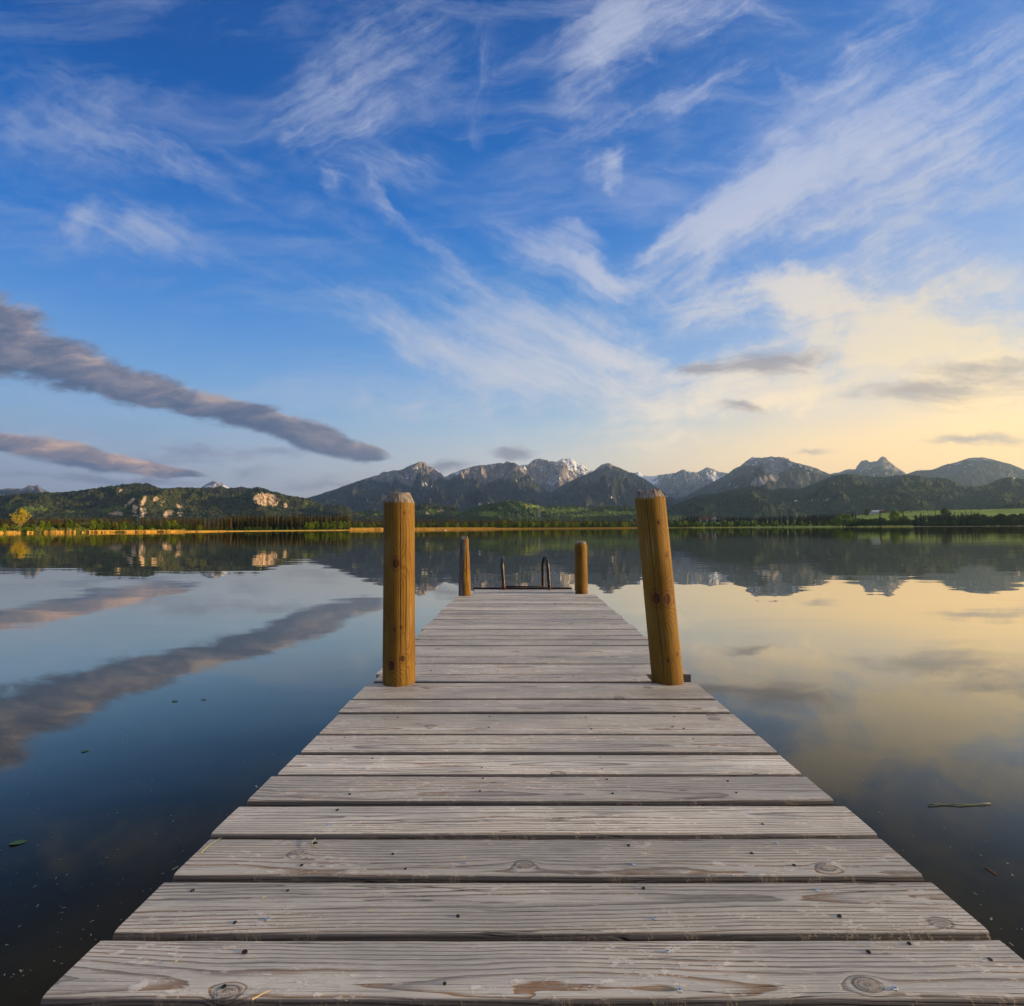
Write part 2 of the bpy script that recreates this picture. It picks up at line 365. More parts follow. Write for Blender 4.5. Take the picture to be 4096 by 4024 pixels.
M_HILL3 = mat_wooded('green_hill', (0.016, 0.030, 0.010), (0.08, 0.12, 0.02), (0.15, 0.19, 0.025), 0.075)

def C(ox, s, pts, oy=1760.0): return [(ox + x / s, oy + y / s) for x, y in pts]
Q = 1938 / 1100
TERR = {}
def on_hill(name, px, py):                   # the ground point of a hill seen at a pixel
    x, y, z = TERR[name]; a, b = bearing_px(x, y, z); k = np.argmin((a - px) ** 2 + (b - py) ** 2)
    return Vector((x.flat[k], y.flat[k], z.flat[k]))
def massif(name, prof, D0, front, back, seed, mat, kind='mountain', amp=0.30, lam=950.0, power=1.25, cols=None, rows=110,
           jag=1.0, snow=0.0, snowline=900.0, treeline=750.0, patches=(), lush=(), foot=0.0, wander=0.05, step=0.9):
    """a ridge at its own distance with spurs and gullies running down both flanks"""
    prof = sorted(prof); a = np.array([az_tan(x, y) for x, y in prof])
    n = cols or int((prof[-1][0] - prof[0][0]) / step); A = np.linspace(a[0, 0], a[-1, 0], n)
    tn = np.interp(A, a[:, 0], a[:, 1])
    k = max(1, int(n / 700)); ker = np.hanning(2 * k + 3); ker /= ker.sum()
    tn = np.convolve(np.pad(tn, (len(ker) // 2,), 'edge'), ker, 'valid')[:n]
    pxs = A * FL
    tn = tn + jag * (fbm(pxs / 22.0 + seed, pxs * 0 + seed, 4, .6) * 3.0 + np.abs(perlin(pxs / 5.0, pxs * 0 + seed * 2.2)) * 1.6) / FL * np.clip(tn * 60, 0.2, 1)
    Dr = D0 * (1 + wander * fbm(A * 4 + seed, A * 0 + 3.3, 3))
    tF = np.linspace(0, 1, rows) ** 0.8; tB = 1 + np.linspace(0, 1, max(6, rows // 6))[1:] ** 1.3
    tt = np.concatenate([tF, tB]); TT, AA = np.meshgrid(tt, A, indexing='ij')
    D = np.broadcast_to(Dr, TT.shape); r = np.where(TT <= 1, D + (TT - 1) * front, D + (TT - 1) * back)
    x, y = r * np.sin(AA), r * np.cos(AA)
    Hr = CAM.z + Dr * tn; H = np.broadcast_to(Hr, TT.shape)
    s = np.where(TT <= 1, TT, np.clip(1 - (TT - 1), 0, 1))
    wx = fbm(x / (lam * 1.7) + seed, y / (lam * 1.7), 3) * 0.5; wy = fbm(x / (lam * 1.7), y / (lam * 1.7) + seed + 5, 3) * 0.5
    u = AA * D0 / lam + wx; v = r / (lam * 2.6) + wy
    rd = ridged(u + seed, v + seed * .37, 7)
    fine = ridged(x / (lam * .23) + seed, y / (lam * .23), 5)
    env = (4 * s * (1 - s)) ** 0.75 * (0.35 + 0.65 * s)
    base = H * s ** power
    hgt = base + amp * H * env * ((rd - 0.42) * 1.6 + (fine - .4) * .5)
    front_m = TT <= 1
    cap = CAM.z + r * np.broadcast_to(tn, TT.shape) * (1 - 0.012 * (1 - s))
    hgt = np.where(front_m, np.minimum(hgt, cap), hgt)
    z = foot + np.maximum(hgt, 0) - (1 - sstep(0, .06, s)) * 2.5
    # masks that belong to the ground itself
    zs = (z - snowline) / 300.0
    gul = 1 - rd
    sn = (snow * np.clip(0.25 + zs * .45, -1, 1.0) * (.22 + .78 * sstep(.60, .88, gul + fbm(x / 160, y / 160, 3) * .35)) if snow else np.full_like(z, -1.0))
    fo = 1.0 - sstep(-150, 230, z - treeline + fbm(x / 700, y / 700 + seed, 4) * 260)
    sc = sstep(.66, .82, gul) * sstep(.25, .5, s) * (1 - sstep(.8, .95, s)) * .45
    rk = np.zeros_like(z) - .4; lu = np.zeros_like(z)
    if patches or lush:
        px, py = bearing_px(x, y, z)
        for (cx, cy, lx, ly, ang, w) in patches:
            ca, sa = math.cos(math.radians(ang)), math.sin(math.radians(ang)); dx_, dy_ = px - cx, -(py - cy)
            q = ((dx_ * ca + dy_ * sa) / lx) ** 2 + ((-dx_ * sa + dy_ * ca) / ly) ** 2
            if kind == 'hill': q = q * .55
            g = np.exp(-q * .8) * w * (TT <= 1.0)
            rk = np.maximum(rk, g * 1.2 - .4); sn_p = g
            if kind == 'mountain' and w < 2: sn = np.maximum(sn, g * .62)
            if kind == 'mountain' and w >= 2: sc = np.maximum(sc, g * .5); fo = fo - g
        for (cx, cy, lx, ly, w) in lush:
            lu = np.maximum(lu, np.exp(-(((px - cx) / lx) ** 2 + ((py - cy) / ly) ** 2)) * w)
    at_ = dict(snow=sn, forest=fo, scree=sc) if kind == 'mountain' else dict(rock=rk, lush=lu)
    if kind == 'hill':                       # crowns of the wood make the surface knobbly
        z = z + np.abs(perlin(x / 11.0, y / 11.0)) * 11 * sstep(0.02, .1, s) + np.abs(perlin(x / 30.0 + 9, y / 30.0)) * 12 * sstep(0.02, .1, s)
    TERR[name] = (x[:rows], y[:rows], z[:rows])
    R_, Cn = TT.shape; idx = np.arange(R_ * Cn).reshape(R_, Cn)
    f = np.stack([idx[:-1, :-1], idx[:-1, 1:], idx[1:, 1:], idx[1:, :-1]], -1).reshape(-1, 4)
    me = mesh(name, np.stack([x, y, z], -1).reshape(-1, 3), f, {k_: v_ for k_, v_ in at_.items()})
    o = link(kind, me, mat, smooth=(kind == 'mountain')); tag(o, kind='structure'); return o

c2 = lambda pts: C(1000, Q, pts); c1 = lambda pts: C(0, Q, pts); c3 = lambda pts: C(2000, Q, pts); c4 = lambda pts: C(2996, Q, pts)
# far massifs
massif('m0', c1([(-700, 345), (-300, 350), (0, 350), (60, 340), (110, 346), (150, 345), (180, 330), (205, 317), (225, 322), (240, 327), (265, 318), (285, 334), (310, 350), (345, 366), (400, 384), (500, 400), (650, 430)]), 11500, 3500, 1500, 1.3, M_MT, snow=.3, snowline=1000, treeline=600, rows=60)
massif('m1', c1([(1150, 420), (1300, 385), (1405, 345), (1440, 320), (1475, 302), (1500, 291), (1540, 298), (1590, 320), (1620, 338), (1700, 370), (1850, 420)]), 13500, 3000, 1500, 2.7, M_MT, snow=2.2, snowline=700, treeline=500, rows=50)
massif('m2', c2([(200, 520), (300, 450), (390, 412), (500, 380), (600, 348), (700, 310), (800, 275), (850, 262), (910, 245), (930, 228), (990, 222), (1050, 215), (1100, 195), (1130, 178), (1160, 168), (1200, 152), (1240, 162), (1260, 182), (1310, 205), (1345, 235), (1370, 260), (1450, 320), (1550, 380), (1700, 470)]),
       9600, 5200, 1600, 3.1, M_MT, amp=.42, snow=1.15, snowline=880, treeline=700, rows=170, patches=[(1627, 1913, 22, 5, -8, .9), (1700, 1935, 22, 4, -25, 1.0), (1550, 1893, 20, 4, 12, .8)])
m3p = c2([(1080, 560), (1150, 450), (1230, 335), (1300, 288), (1370, 262), (1420, 235), (1500, 208), (1560, 190), (1620, 180), (1700, 170), (1740, 165), (1790, 165)]) + c3([(45, 150), (75, 162), (105, 162), (150, 190), (200, 240), (260, 300), (330, 352), (420, 420), (520, 480)])
massif('m3', m3p, 9000, 4800, 1500, 4.6, M_MT, amp=.40, snow=1.3, snowline=880, treeline=720, rows=170, patches=[(2110, 1905, 20, 5, -25, .8), (1963, 1868, 46, 5, 2, .7), (1930, 1885, 4, 20, 10, .6)])
massif('m4', c3([(-60, 400), (40, 260), (100, 205), (140, 180), (200, 172), (230, 145), (250, 136), (270, 131), (310, 138), (360, 150), (400, 152), (440, 135), (480, 129), (510, 135), (540, 158), (575, 170), (600, 190), (620, 205), (640, 216), (660, 218), (700, 260), (760, 330), (850, 430)]),
       11000, 3800, 1500, 5.2, M_MT, amp=.38, snow=.80, snowline=860, treeline=350, rows=120, patches=[(2100, 1873, 24, 8, -10, 1.0), (2300, 1882, 4, 20, -40, .55), (2285, 1905, 4, 26, -42, .6), (2205, 1932, 30, 9, 15, .9), (2230, 1918, 5, 20, 30, .8), (2265, 1925, 26, 4, 35, .9), (2150, 1925, 4, 26, 60, .5)])
massif('m5', c3([(120, 520), (250, 440), (330, 400), (450, 310), (560, 260), (620, 238), (660, 220), (690, 195), (720, 172), (745, 166), (770, 164), (800, 180), (860, 205), (940, 238), (1000, 265), (1060, 300), (1120, 345), (1200, 400), (1290, 460), (1400, 520)]),
       8300, 4300, 1500, 6.4, M_MT, amp=.42, snow=.15, snowline=1000, treeline=900, rows=150, patches=[(2432, 1930, 18, 6, -35, 2.2), (2456, 1900, 3, 22, -5, .5)])
massif('m6', c3([(800, 320), (880, 255), (940, 237), (960, 230), (975, 223), (988, 232), (1005, 245), (1060, 258), (1150, 243), (1240, 232), (1270, 216), (1290, 205), (1310, 214), (1340, 225), (1380, 228), (1430, 218), (1445, 200), (1460, 192), (1500, 205), (1550, 225), (1605, 235), (1700, 300), (1800, 360)]),
       12500, 3600, 1500, 7.7, M_MT, amp=.40, snow=1.45, snowline=760, treeline=520, rows=110)
massif('m7', c3([(1130, 520), (1250, 440), (1350, 372), (1420, 338), (1500, 296), (1605, 238), (1650, 205), (1700, 178), (1740, 145), (1765, 128), (1790, 118), (1810, 124), (1840, 126), (1870, 122), (1905, 117)]) + c4([(150, 118), (200, 122), (250, 130), (290, 148), (330, 160), (400, 178), (440, 188), (490, 205), (540, 228), (620, 262), (700, 300), (820, 360)]),
       8800, 4600, 1500, 8.9, M_MT, amp=.38, snow=1.15, snowline=960, treeline=780, rows=160, patches=[(3075, 1832, 26, 6, -25, .9), (3162, 1858, 22, 4, -35, .9), (3174, 1864, 18, 7, -10, .9), (3232, 1892, 4, 20, -80, .8), (3010, 1860, 3, 26, -30, .8), (3040, 1925, 30, 13, 25, 2.3), (3100, 1910, 14, 12, 0, 2.1)])
massif('m8', c4([(300, 330), (450, 275), (560, 240), (640, 226), (690, 207), (750, 206), (765, 180), (778, 164), (790, 152), (820, 143), (835, 148), (848, 160), (862, 156), (880, 148), (900, 147), (915, 134), (930, 122), (942, 117), (957, 119), (970, 132), (985, 150), (1030, 185), (1080, 218), (1115, 240), (1200, 290), (1350, 360)]),
       10800, 4000, 1500, 9.5, M_MT, amp=.34, snow=1.0, snowline=900, treeline=820, rows=110, patches=[(3530, 1893, 44, 4, 12, 1.0), (3475, 1862, 8, 5, -50, .9), (3500, 1905, 22, 4, 20, .9)])
massif('m9', c4([(850, 380), (980, 310), (1110, 242), (1180, 215), (1290, 210), (1380, 175), (1470, 155), (1550, 128), (1600, 124), (1640, 122), (1700, 132), (1760, 150), (1840, 168), (1938, 210), (2050, 255), (2200, 300), (2500, 360), (2900, 400)]),
       9800, 4200, 1500, 10.2, M_MT, amp=.24, snow=.75, snowline=960, treeline=900, rows=110, jag=.6, patches=[(3952, 1857, 9, 6, 0, 1.0), (3895, 1868, 4, 14, 35, .6), (3860, 1865, 3, 12, 35, .5), (3905, 1836, 12, 3, 10, .5)])
# wooded hills in front
h1 = c1([(-1500, 500), (-900, 440), (-500, 400), (-200, 410), (0, 400), (100, 393), (200, 380), (260, 385), (350, 380), (450, 378), (560, 368), (650, 350), (750, 335), (850, 322), (950, 310), (1050, 315), (1110, 340), (1150, 350), (1250, 345), (1400, 345), (1500, 338), (1560, 335), (1600, 345), (1700, 335), (1780, 345)]) + c2([(60, 335), (100, 345), (150, 370), (200, 378), (260, 398), (340, 410), (400, 420), (450, 430), (500, 460), (560, 500), (650, 535), (760, 570)])
pc = lambda x, y: (x / Q, 1760 + y / Q)
massif('h1', h1, 3700, 1500, 900, 12.1, M_HILL, 'hill', amp=.34, lam=520, power=.8, rows=150, jag=.9, step=1.6, wander=.04,
       patches=[(*pc(910, 450), 28, 6, 42, 1.25), (*pc(950, 500), 12, 26, 0, 1.0), (*pc(1010, 440), 8, 26, -20, 1.15), (*pc(1005, 505), 16, 18, 0, .95), (*pc(1100, 425), 11, 14, -35, 1.1), (*pc(1150, 445), 13, 14, -10, .95),
                (*pc(1262, 465), 13, 16, 0, .9), (*pc(1180, 525), 20, 12, 30, 1.2), (*pc(1270, 525), 14, 18, 0, .95), (*pc(820, 524), 26, 6, 0, 1.35), (*pc(1870, 425), 40, 20, 0, 1.5), (*pc(1925, 455), 16, 10, 0, 1.4), (*pc(1800, 408), 6, 8, 0, .8),
                (*pc(850, 365), 22, 7, 40, .85), (*pc(985, 545), 30, 7, 0, .8), (*pc(870, 420), 6, 20, 0, .5), (1142, 2024, 8, 12, -30, 1.1), (1098, 2000, 18, 8, -20, 1.1)],
       lush=[(140, 2040, 90, 18, .8), (300, 2050, 90, 10, .6), (430, 2045, 60, 12, .7), (470, 2035, 30, 14, .8), (40, 2030, 60, 20, .6), (1240, 2025, 60, 16, .5)])
massif('h2', c2([(380, 570), (430, 520), (500, 475), (560, 460), (640, 462), (690, 475), (720, 505), (800, 515), (860, 500), (940, 520), (1000, 540), (1060, 520), (1100, 485), (1170, 470), (1240, 455), (1310, 460), (1370, 475), (1400, 468), (1450, 480), (1490, 512), (1560, 560)]),
       3100, 1000, 600, 13.3, M_HILL, 'hill', amp=.25, lam=420, power=.75, rows=90, jag=.8, step=1.6, lush=[(1720, 2050, 90, 14, .8), (1500, 2062, 120, 10, .6), (1820, 2055, 50, 12, .8)], patches=[(1707, 2055, 6, 5, 0, 1.2), (1765, 2046, 12, 4, 20, 1.2)])
massif('h3', c2([(1400, 570), (1480, 525), (1540, 495), (1600, 475), (1680, 460), (1750, 445), (1830, 432), (1900, 438)]) + c3([(0, 450), (50, 433), (130, 440), (200, 455), (300, 475), (380, 468), (450, 465), (560, 468), (640, 478), (750, 470), (850, 475), (950, 475), (1050, 490), (1150, 510), (1250, 525), (1400, 560)]),
       2900, 1100, 600, 14.8, M_HILL3, 'hill', amp=.30, lam=420, power=.75, rows=100, jag=.8, step=1.6,
       lush=[(1960, 2060, 60, 14, .9), (2250, 2045, 120, 12, .9), (2450, 2055, 140, 12, .9), (2130, 2030, 60, 14, .7), (2350, 2065, 160, 8, .8)])
massif('h4', c3([(900, 580), (1000, 548), (1100, 515), (1170, 482), (1250, 455), (1320, 425), (1400, 395), (1500, 385), (1600, 370), (1700, 345), (1780, 328), (1830, 335), (1900, 350), (1938, 362)]) + c4([(230, 375), (330, 400), (450, 440), (600, 490), (750, 540)]),
       4000, 1900, 800, 15.9, M_HILL2, 'hill', amp=.22, lam=400, power=.9, rows=110, jag=.8, step=1.6)
massif('h5', c4([(-60, 470), (80, 400), (150, 364), (230, 342), (300, 350), (370, 350), (450, 315), (520, 290), (600, 255), (660, 245), (730, 248), (800, 255), (900, 265), (960, 265), (1030, 255), (1100, 250), (1180, 252), (1250, 275), (1300, 275), (1350, 265), (1400, 280), (1480, 315), (1540, 335), (1640, 330), (1720, 300), (1780, 280), (1830, 265), (1880, 275), (1938, 280), (2100, 270), (2400, 300), (3000, 330)]),
       4900, 2500, 900, 16.7, M_HILL2, 'hill', amp=.30, lam=420, power=.95, rows=150, jag=.8, step=1.6,
       patches=[(3188, 2009, 15, 6, -20, .95), (3254, 2004, 24, 4, 6, 1.1), (3306, 2002, 16, 5, 14, 1.1)], lush=[(3500, 1990, 120, 12, .5), (3700, 1960, 160, 14, .6), (3900, 1950, 120, 20, .6), (3600, 2015, 180, 8, .6), (4040, 1990, 60, 30, .6)])
massif('h6', c4([(1560, 570), (1650, 525), (1700, 505), (1760, 490), (1800, 478), (1840, 464), (1900, 455), (1938, 458), (2100, 450), (2500, 470), (2900, 500)]),
       2300, 420, 500, 18.2, M_HILL2, 'hill', amp=.15, lam=300, power=.7, rows=60, jag=1.4, step=1.6)

# ------------------------------------------------------------------ land by the lake
SH = np.array([[-2600, 260], [-600, 300], [0, 330], [300, 335], [480, 345], [500, 338], [800, 352], [850, 372], [1350, 430], [1400, 520], [1900, 600], [2500, 735], [2700, 900], [3100, 990], [3600, 1010], [4100, 1030], [5500, 1000], [7800, 900]])
SHA = np.array([az_tan(2048 + (x - 2048), 2105)[0] if -1500 < x < 5600 else math.atan((x - 2048) / FL) for x in SH[:, 0]])
def shore(A): return np.interp(A, SHA, SH[:, 1]) + fbm(A * 60, A * 0 + 2, 4) * 6
A_R0, A_R1 = az_tan(3150, 2100)[0], az_tan(3700, 2100)[0]
def ground_z(x, y):
    r = np.hypot(x, y); A = np.arctan2(x, y); d = r - shore(A)
    k = sstep(A_R0, A_R1, A); k2 = sstep(az_tan(2650, 2100)[0], az_tan(2850, 2100)[0], A)
    z = 0.12 + np.clip(d, -40, 0) * .06 + 0.5 * sstep(0, 40, d) + sstep(30, 900, d) * 3
    z = z + k * (sstep(60, 330, d) * 8 + sstep(240, 900, d) * 33) + k2 * (1 - k) * sstep(60, 300, d) * 14
    return z + fbm(x / 240, y / 240, 3) * np.clip(d / 300, 0, 1) * 1.6
def land():
    A = np.linspace(-1.3, 1.3, 900); off = np.concatenate([np.linspace(-12, 8, 8), np.geomspace(14, 9000, 90)])
    OO, AA = np.meshgrid(off, A, indexing='ij'); r = shore(AA) + OO; x, y = r * np.sin(AA), r * np.cos(AA)
    z = ground_z(x, y); z[OO > 4000] = np.minimum(z[OO > 4000], 30)
    R_, Cn = OO.shape; idx = np.arange(R_ * Cn).reshape(R_, Cn)
    f = np.stack([idx[:-1, :-1], idx[:-1, 1:], idx[1:, 1:], idx[1:, :-1]], -1).reshape(-1, 4)
    m, t, p = material('meadow'); P = t.geo('Position')
    n = t.noise(P, 0.01, 5, .6); n2 = t.noise(P, .35, 4, .6); z_ = t.sep(P)[2]
    st = t.noise(t.map(P, rot=(0, 0, .5), scale=(.002, .02, 1)), 1.0, 2)
    c = t.mix(n.ss(.35, .65), (0.16, 0.24, 0.02), (0.26, 0.33, 0.03)); c = t.mix(st.ss(.5, .56) * .6, c, (0.10, 0.17, 0.018))
    c = t.mix(n2.ss(.4, .6) * .35, c, (0.06, 0.08, 0.02))
    c = t.mix(z_.ss(.55, .2), c, (0.30, 0.24, 0.13)); p(Base_Color=c, Roughness=1.0, Specular_IOR_Level=.1)
    o = link('meadow', mesh('meadow', np.stack([x, y, z], -1).reshape(-1, 3), f), m, smooth=True); tag(o, kind='structure')
land()

def added_shore_behind():                          # unseen near shore and wooded rise, added behind the camera to darken post fronts
    A = np.linspace(math.radians(122), math.radians(238), 160); rr_ = np.concatenate([np.linspace(9, 40, 12), np.geomspace(50, 1400, 50)])
    RR, AA = np.meshgrid(rr_, A, indexing='ij'); x, y = RR * np.sin(AA), RR * np.cos(AA); ed = np.sin((AA - A[0]) / (A[-1] - A[0]) * math.pi) ** .4
    z = -.3 + sstep(9, 22, RR) * 1.4 + sstep(30, 70, RR) * ed * 9 + sstep(60, 700, RR) * ed * 120 + np.abs(perlin(x / 9, y / 9)) * 6 * sstep(40, 60, RR)
    R_, Cn = RR.shape; idx = np.arange(R_ * Cn).reshape(R_, Cn); f = np.stack([idx[:-1, :-1], idx[:-1, 1:], idx[1:, 1:], idx[1:, :-1]], -1).reshape(-1, 4)
    o = link('hill', mesh('added_hill_behind', np.stack([x, y, z], -1).reshape(-1, 3), f, dict(rock=np.zeros(x.size) - .4, lush=np.zeros(x.size))), M_HILL); tag(o, kind='structure')
added_shore_behind()

# ------------------------------------------------------------------ haze
def haze():
    bm = bmesh.new(); bmesh.ops.create_cube(bm, size=1.0); me = bpy.data.meshes.new('haze'); bm.to_mesh(me); bm.free()
    m = bpy.data.materials.new('haze'); m.use_nodes = True; nt = m.node_tree; nt.nodes.clear()
    o_ = nt.nodes.new('ShaderNodeOutputMaterial'); v = nt.nodes.new('ShaderNodeVolumePrincipled'); nt.links.new(v.outputs[0], o_.inputs['Volume'])
    v.inputs['Density'].default_value = 3.5e-5; v.inputs['Color'].default_value = (0.46, 0.70, 1.0, 1); v.inputs['Anisotropy'].default_value = 0.45
    o = link('haze', me, m); o.scale = (42000, 42000, 1560); o.location = (0, 0, 780 - 4); tag(o, kind='stuff')
haze()

# ------------------------------------------------------------------ the lake
def lake():
    rr = [0.0] + list(np.geomspace(4, 19000, 40)); n = 96; v = [(0, 0, 0)]; f = []
    for r in rr[1:]: v += [(r * math.cos(2 * math.pi * i / n), r * math.sin(2 * math.pi * i / n), 0) for i in range(n)]
    for i in range(n): f.append((0, 1 + i, 1 + (i + 1) % n))
    for k in range(len(rr) - 2):
        a, b = 1 + k * n, 1 + (k + 1) * n
        f += [(a + i, b + i, b + (i + 1) % n, a + (i + 1) % n) for i in range(n)]
    m, t, p = material('lake_water'); P = t.geo('Position')
    x, y, z = t.sep(P); r = t.vm('LENGTH', P, out=1)
    calm = t.noise(t.map(P, scale=(.02, .05, 1)), 1.0, 3, .5).ss(.42, .62)
    gust = t.noise(t.map(P, (30, 9, 0), scale=(.006, .03, 1)), 1.0, 3, .5).ss(.50, .60)
    a = t.noise(t.map(P, scale=(.55, 1.1, 1)), 1.0, 3, .45); b = t.noise(t.map(P, (5, 5, 0), scale=(.10, .35, 1)), 1.0, 3, .5)
    c = t.noise(t.map(P, (9, 2, 0), scale=(2.5, 5.0, 1)), 1.0, 2, .5)
    h = a * (calm * .0045 + .0012) + b * .010 + c * .0006 * calm
    nrm = t.bump(h, 1.0, 1.0)
    nt = m.node_tree; nt.nodes.remove(nt.nodes['Principled BSDF'])
    fr = t.node('ShaderNodeFresnel'); fr.inputs[0].default_value = 1.333; put(nt, fr.inputs[1], nrm)
    F = t.curve(S(nt, fr.outputs[0]), [(0, 0), (.03, .008), (.06, .027), (.12, .15), (.20, .36), (.36, .66), (.65, .84), (1, 1)])
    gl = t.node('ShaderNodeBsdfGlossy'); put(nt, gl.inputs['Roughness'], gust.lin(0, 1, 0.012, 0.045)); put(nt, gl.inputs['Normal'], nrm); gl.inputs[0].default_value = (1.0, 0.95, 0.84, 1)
    df = t.node('ShaderNodeBsdfDiffuse'); df.inputs[0].default_value = (0.020, 0.0165, 0.006, 1)
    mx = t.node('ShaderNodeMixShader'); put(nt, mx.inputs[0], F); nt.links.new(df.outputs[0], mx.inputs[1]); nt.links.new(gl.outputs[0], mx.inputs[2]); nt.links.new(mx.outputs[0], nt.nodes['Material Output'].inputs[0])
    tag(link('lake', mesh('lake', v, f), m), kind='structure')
lake()
# ------------------------------------------------------------------ the wooden pier
EX = Vector((math.cos(YAW), math.sin(YAW), 0)); EX = (CR @ Vector((1, 0, 0))).normalized()
VPD = direction(986.5 / 1938 * 4096, 1011 / 1938 * 4096)
EZ = EX.cross(VPD).normalized(); EY = EZ.cross(EX).normalized()
SHEAR = VPD.dot(EX) / VPD.dot(EY)
ORG = CAM - EZ * H_DECK
def deck(px, py, h=0.0):                     # photo pixel -> pier coordinates on the plane h above its boards
    d = direction(px, py); n = EZ; k = (h - H_DECK) / d.dot(n) if False else (H_DECK - h) / -d.dot(n)
    q = CAM + d * k - ORG; return q.dot(EX), q.dot(EY)
DM = Matrix((EX, EY, EZ)).transposed().to_4x4(); DM.translation = ORG
K = 1938 / 4096

def mat_boards():
    m, t, p = material('weathered_board')
    O = t.coord('Object'); rnd = t.info('Random'); r2 = (rnd * 37.7).m('FRACT'); r3 = (rnd * 91.3).m('FRACT'); r4 = (rnd * 13.1).m('FRACT')
    x, y, z = t.sep(O)
    off = t.comb(rnd * 50.0, r2 * 30.0, r3 * 20.0)
    Pn = t.vm('ADD', O, off)
    wv = t.noise(t.map(Pn, scale=(1.6, 5.0, 5.0)), 1.0, 3, .5, out=1); wv = t.vm('SUBTRACT', wv, (.5, .5, .5)); wx, wy, wz = t.sep(wv)
    # knots: scattered cells that push the rings aside
    vn = t.node('ShaderNodeTexVoronoi'); put(t.nt, vn.inputs['Vector'], t.map(Pn, scale=(2.1, 6.0, .01))); vn.inputs['Scale'].default_value = 1.0
    vp = t.map(Pn, scale=(2.1, 6.0, .01)); dv = t.vm('SUBTRACT', vp, S(t.nt, vn.outputs['Position'])); kx, ky, kz = t.sep(dv)
    kd = (kx * kx * (1 / 2.1 ** 2 * .45) + ky * ky * (1 / 36.0)).m('SQRT')         # metres from the knot
    has = t.sep(S(t.nt, vn.outputs['Color']))[0].ss(.52, .55)
    bulge = (kd * kd * -5200.0).exp() * has
    yc = y + (r2 - .5) * .12 + wy * .020 + x * (r3 - .5) * .03
    zc = z + wz * .032 - (r4 * .075 + .012) + wx * .02 + bulge * .03
    rad = (yc * yc + zc * zc).m('SQRT') + bulge * .012 + wx * .012
    freq = r3 * 60.0 + 125.0
    ph = rad * freq + t.noise(t.map(Pn, scale=(3, 60, 60)), 1.0, 2, .5) * .7
    fr = ph.m('FRACT'); ring = fr.ss(.50, .93) * fr.ss(1.0, .95)
    fine = t.noise(t.map(Pn, scale=(5, 420, 90)), 1.0, 4, .65); fib = t.noise(t.map(Pn, scale=(24, 900, 200)), 1.0, 3, .6)
    patch = t.noise(t.map(Pn, scale=(2.2, 7, 1)), 1.0, 5, .6); scuff = t.noise(t.map(Pn, scale=(26, 60, 1)), 1.0, 6, .75)
    grey = t.mix(patch.ss(.3, .7), (0.46, 0.41, 0.325), (0.76, 0.69, 0.565))
    grey = t.mix(r4.ss(.2, 1.0) * .4, grey, (0.27, 0.24, 0.205))
    brown = t.mix(patch.ss(.42, .56), (0.115, 0.092, 0.072), (0.27, 0.145, 0.055))
    c = t.mix(ring * (patch.ss(.25, .6) * .45 + .55), grey, brown)
    c = t.mix(fine.ss(.50, .68) * .75, c, (0.10, 0.09, 0.085))
    c = t.mix(fib.ss(.55, .7) * .5, c, (0.74, 0.69, 0.60))
    # open checks running with the grain
    ck = t.noise(t.map(Pn, (3, 3, 3), scale=(1.3, 55, 1)), 1.0, 3, .5); ck = (ck - .5).m('ABSOLUTE'); ckm = ck.ss(.010, .002) * t.noise(t.map(Pn, scale=(1.7, 9, 1)), 1.0, 2).ss(.5, .62)
    c = t.mix(ckm * .85, c, (0.035, 0.03, 0.027))
    kin = kd.ss(.012, .009) * has; krim = kd.ss(.010, .012) * kd.ss(.0175, .0125) * has
    c = t.mix(kin * .6, c, (0.20, 0.15, 0.11)); c = t.mix(krim * .7, c, (0.07, 0.055, 0.045))
    # bleached fuzz where feet have scuffed the surface
    fz = scuff.ss(.53, .62) * patch.ss(.40, .55)
    c = t.mix(fz * .6, c, (0.80, 0.74, 0.65))
    dirt = t.noise(t.map(Pn, (8, 1, 0), scale=(5, 16, 1)), 1.0, 5, .7).ss(.58, .72)
    c = t.mix(dirt * .35, c, (0.16, 0.14, 0.12))
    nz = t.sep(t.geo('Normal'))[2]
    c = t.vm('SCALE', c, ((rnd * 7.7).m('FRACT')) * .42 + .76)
    c = t.mix(nz.ss(.97, .6) * .93, c, (0.045, 0.036, 0.032))    # sawn edges, darkened where the face tilts from level
    h = ring * -.5 + fine * -.55 + fib * .35 + fz * .7 + ckm * -2.2 + kin * .4
    p(Base_Color=c, Roughness=(patch * .3 + .42), Specular_IOR_Level=.5, Normal=t.bump(h, .8, .002)); return m
M_BOARD = mat_boards()
M_BEAM = None
def mat_beam():
    m, t, p = material('dark_beam'); O = t.coord('Object')
    n = t.noise(t.map(O, scale=(3, 60, 60)), 1.0, 4, .6); c = t.mix(n.ss(.3, .7), (0.035, 0.022, 0.018), (0.12, 0.065, 0.045))
    p(Base_Color=c, Roughness=.8, Normal=t.bump(n, .5, .003)); return m
M_BEAM = mat_beam()
M_STEEL = flat('screw_steel', (0.62, 0.66, 0.68), .3, 1.0); M_RUST = flat('rusted_screw', (0.02, 0.016, 0.014), .8, .2)

pier = empty('wooden_pier'); pier.matrix_world = DM
tag(pier, 'long weathered grey plank pier running out over the lake between round posts', 'pier')

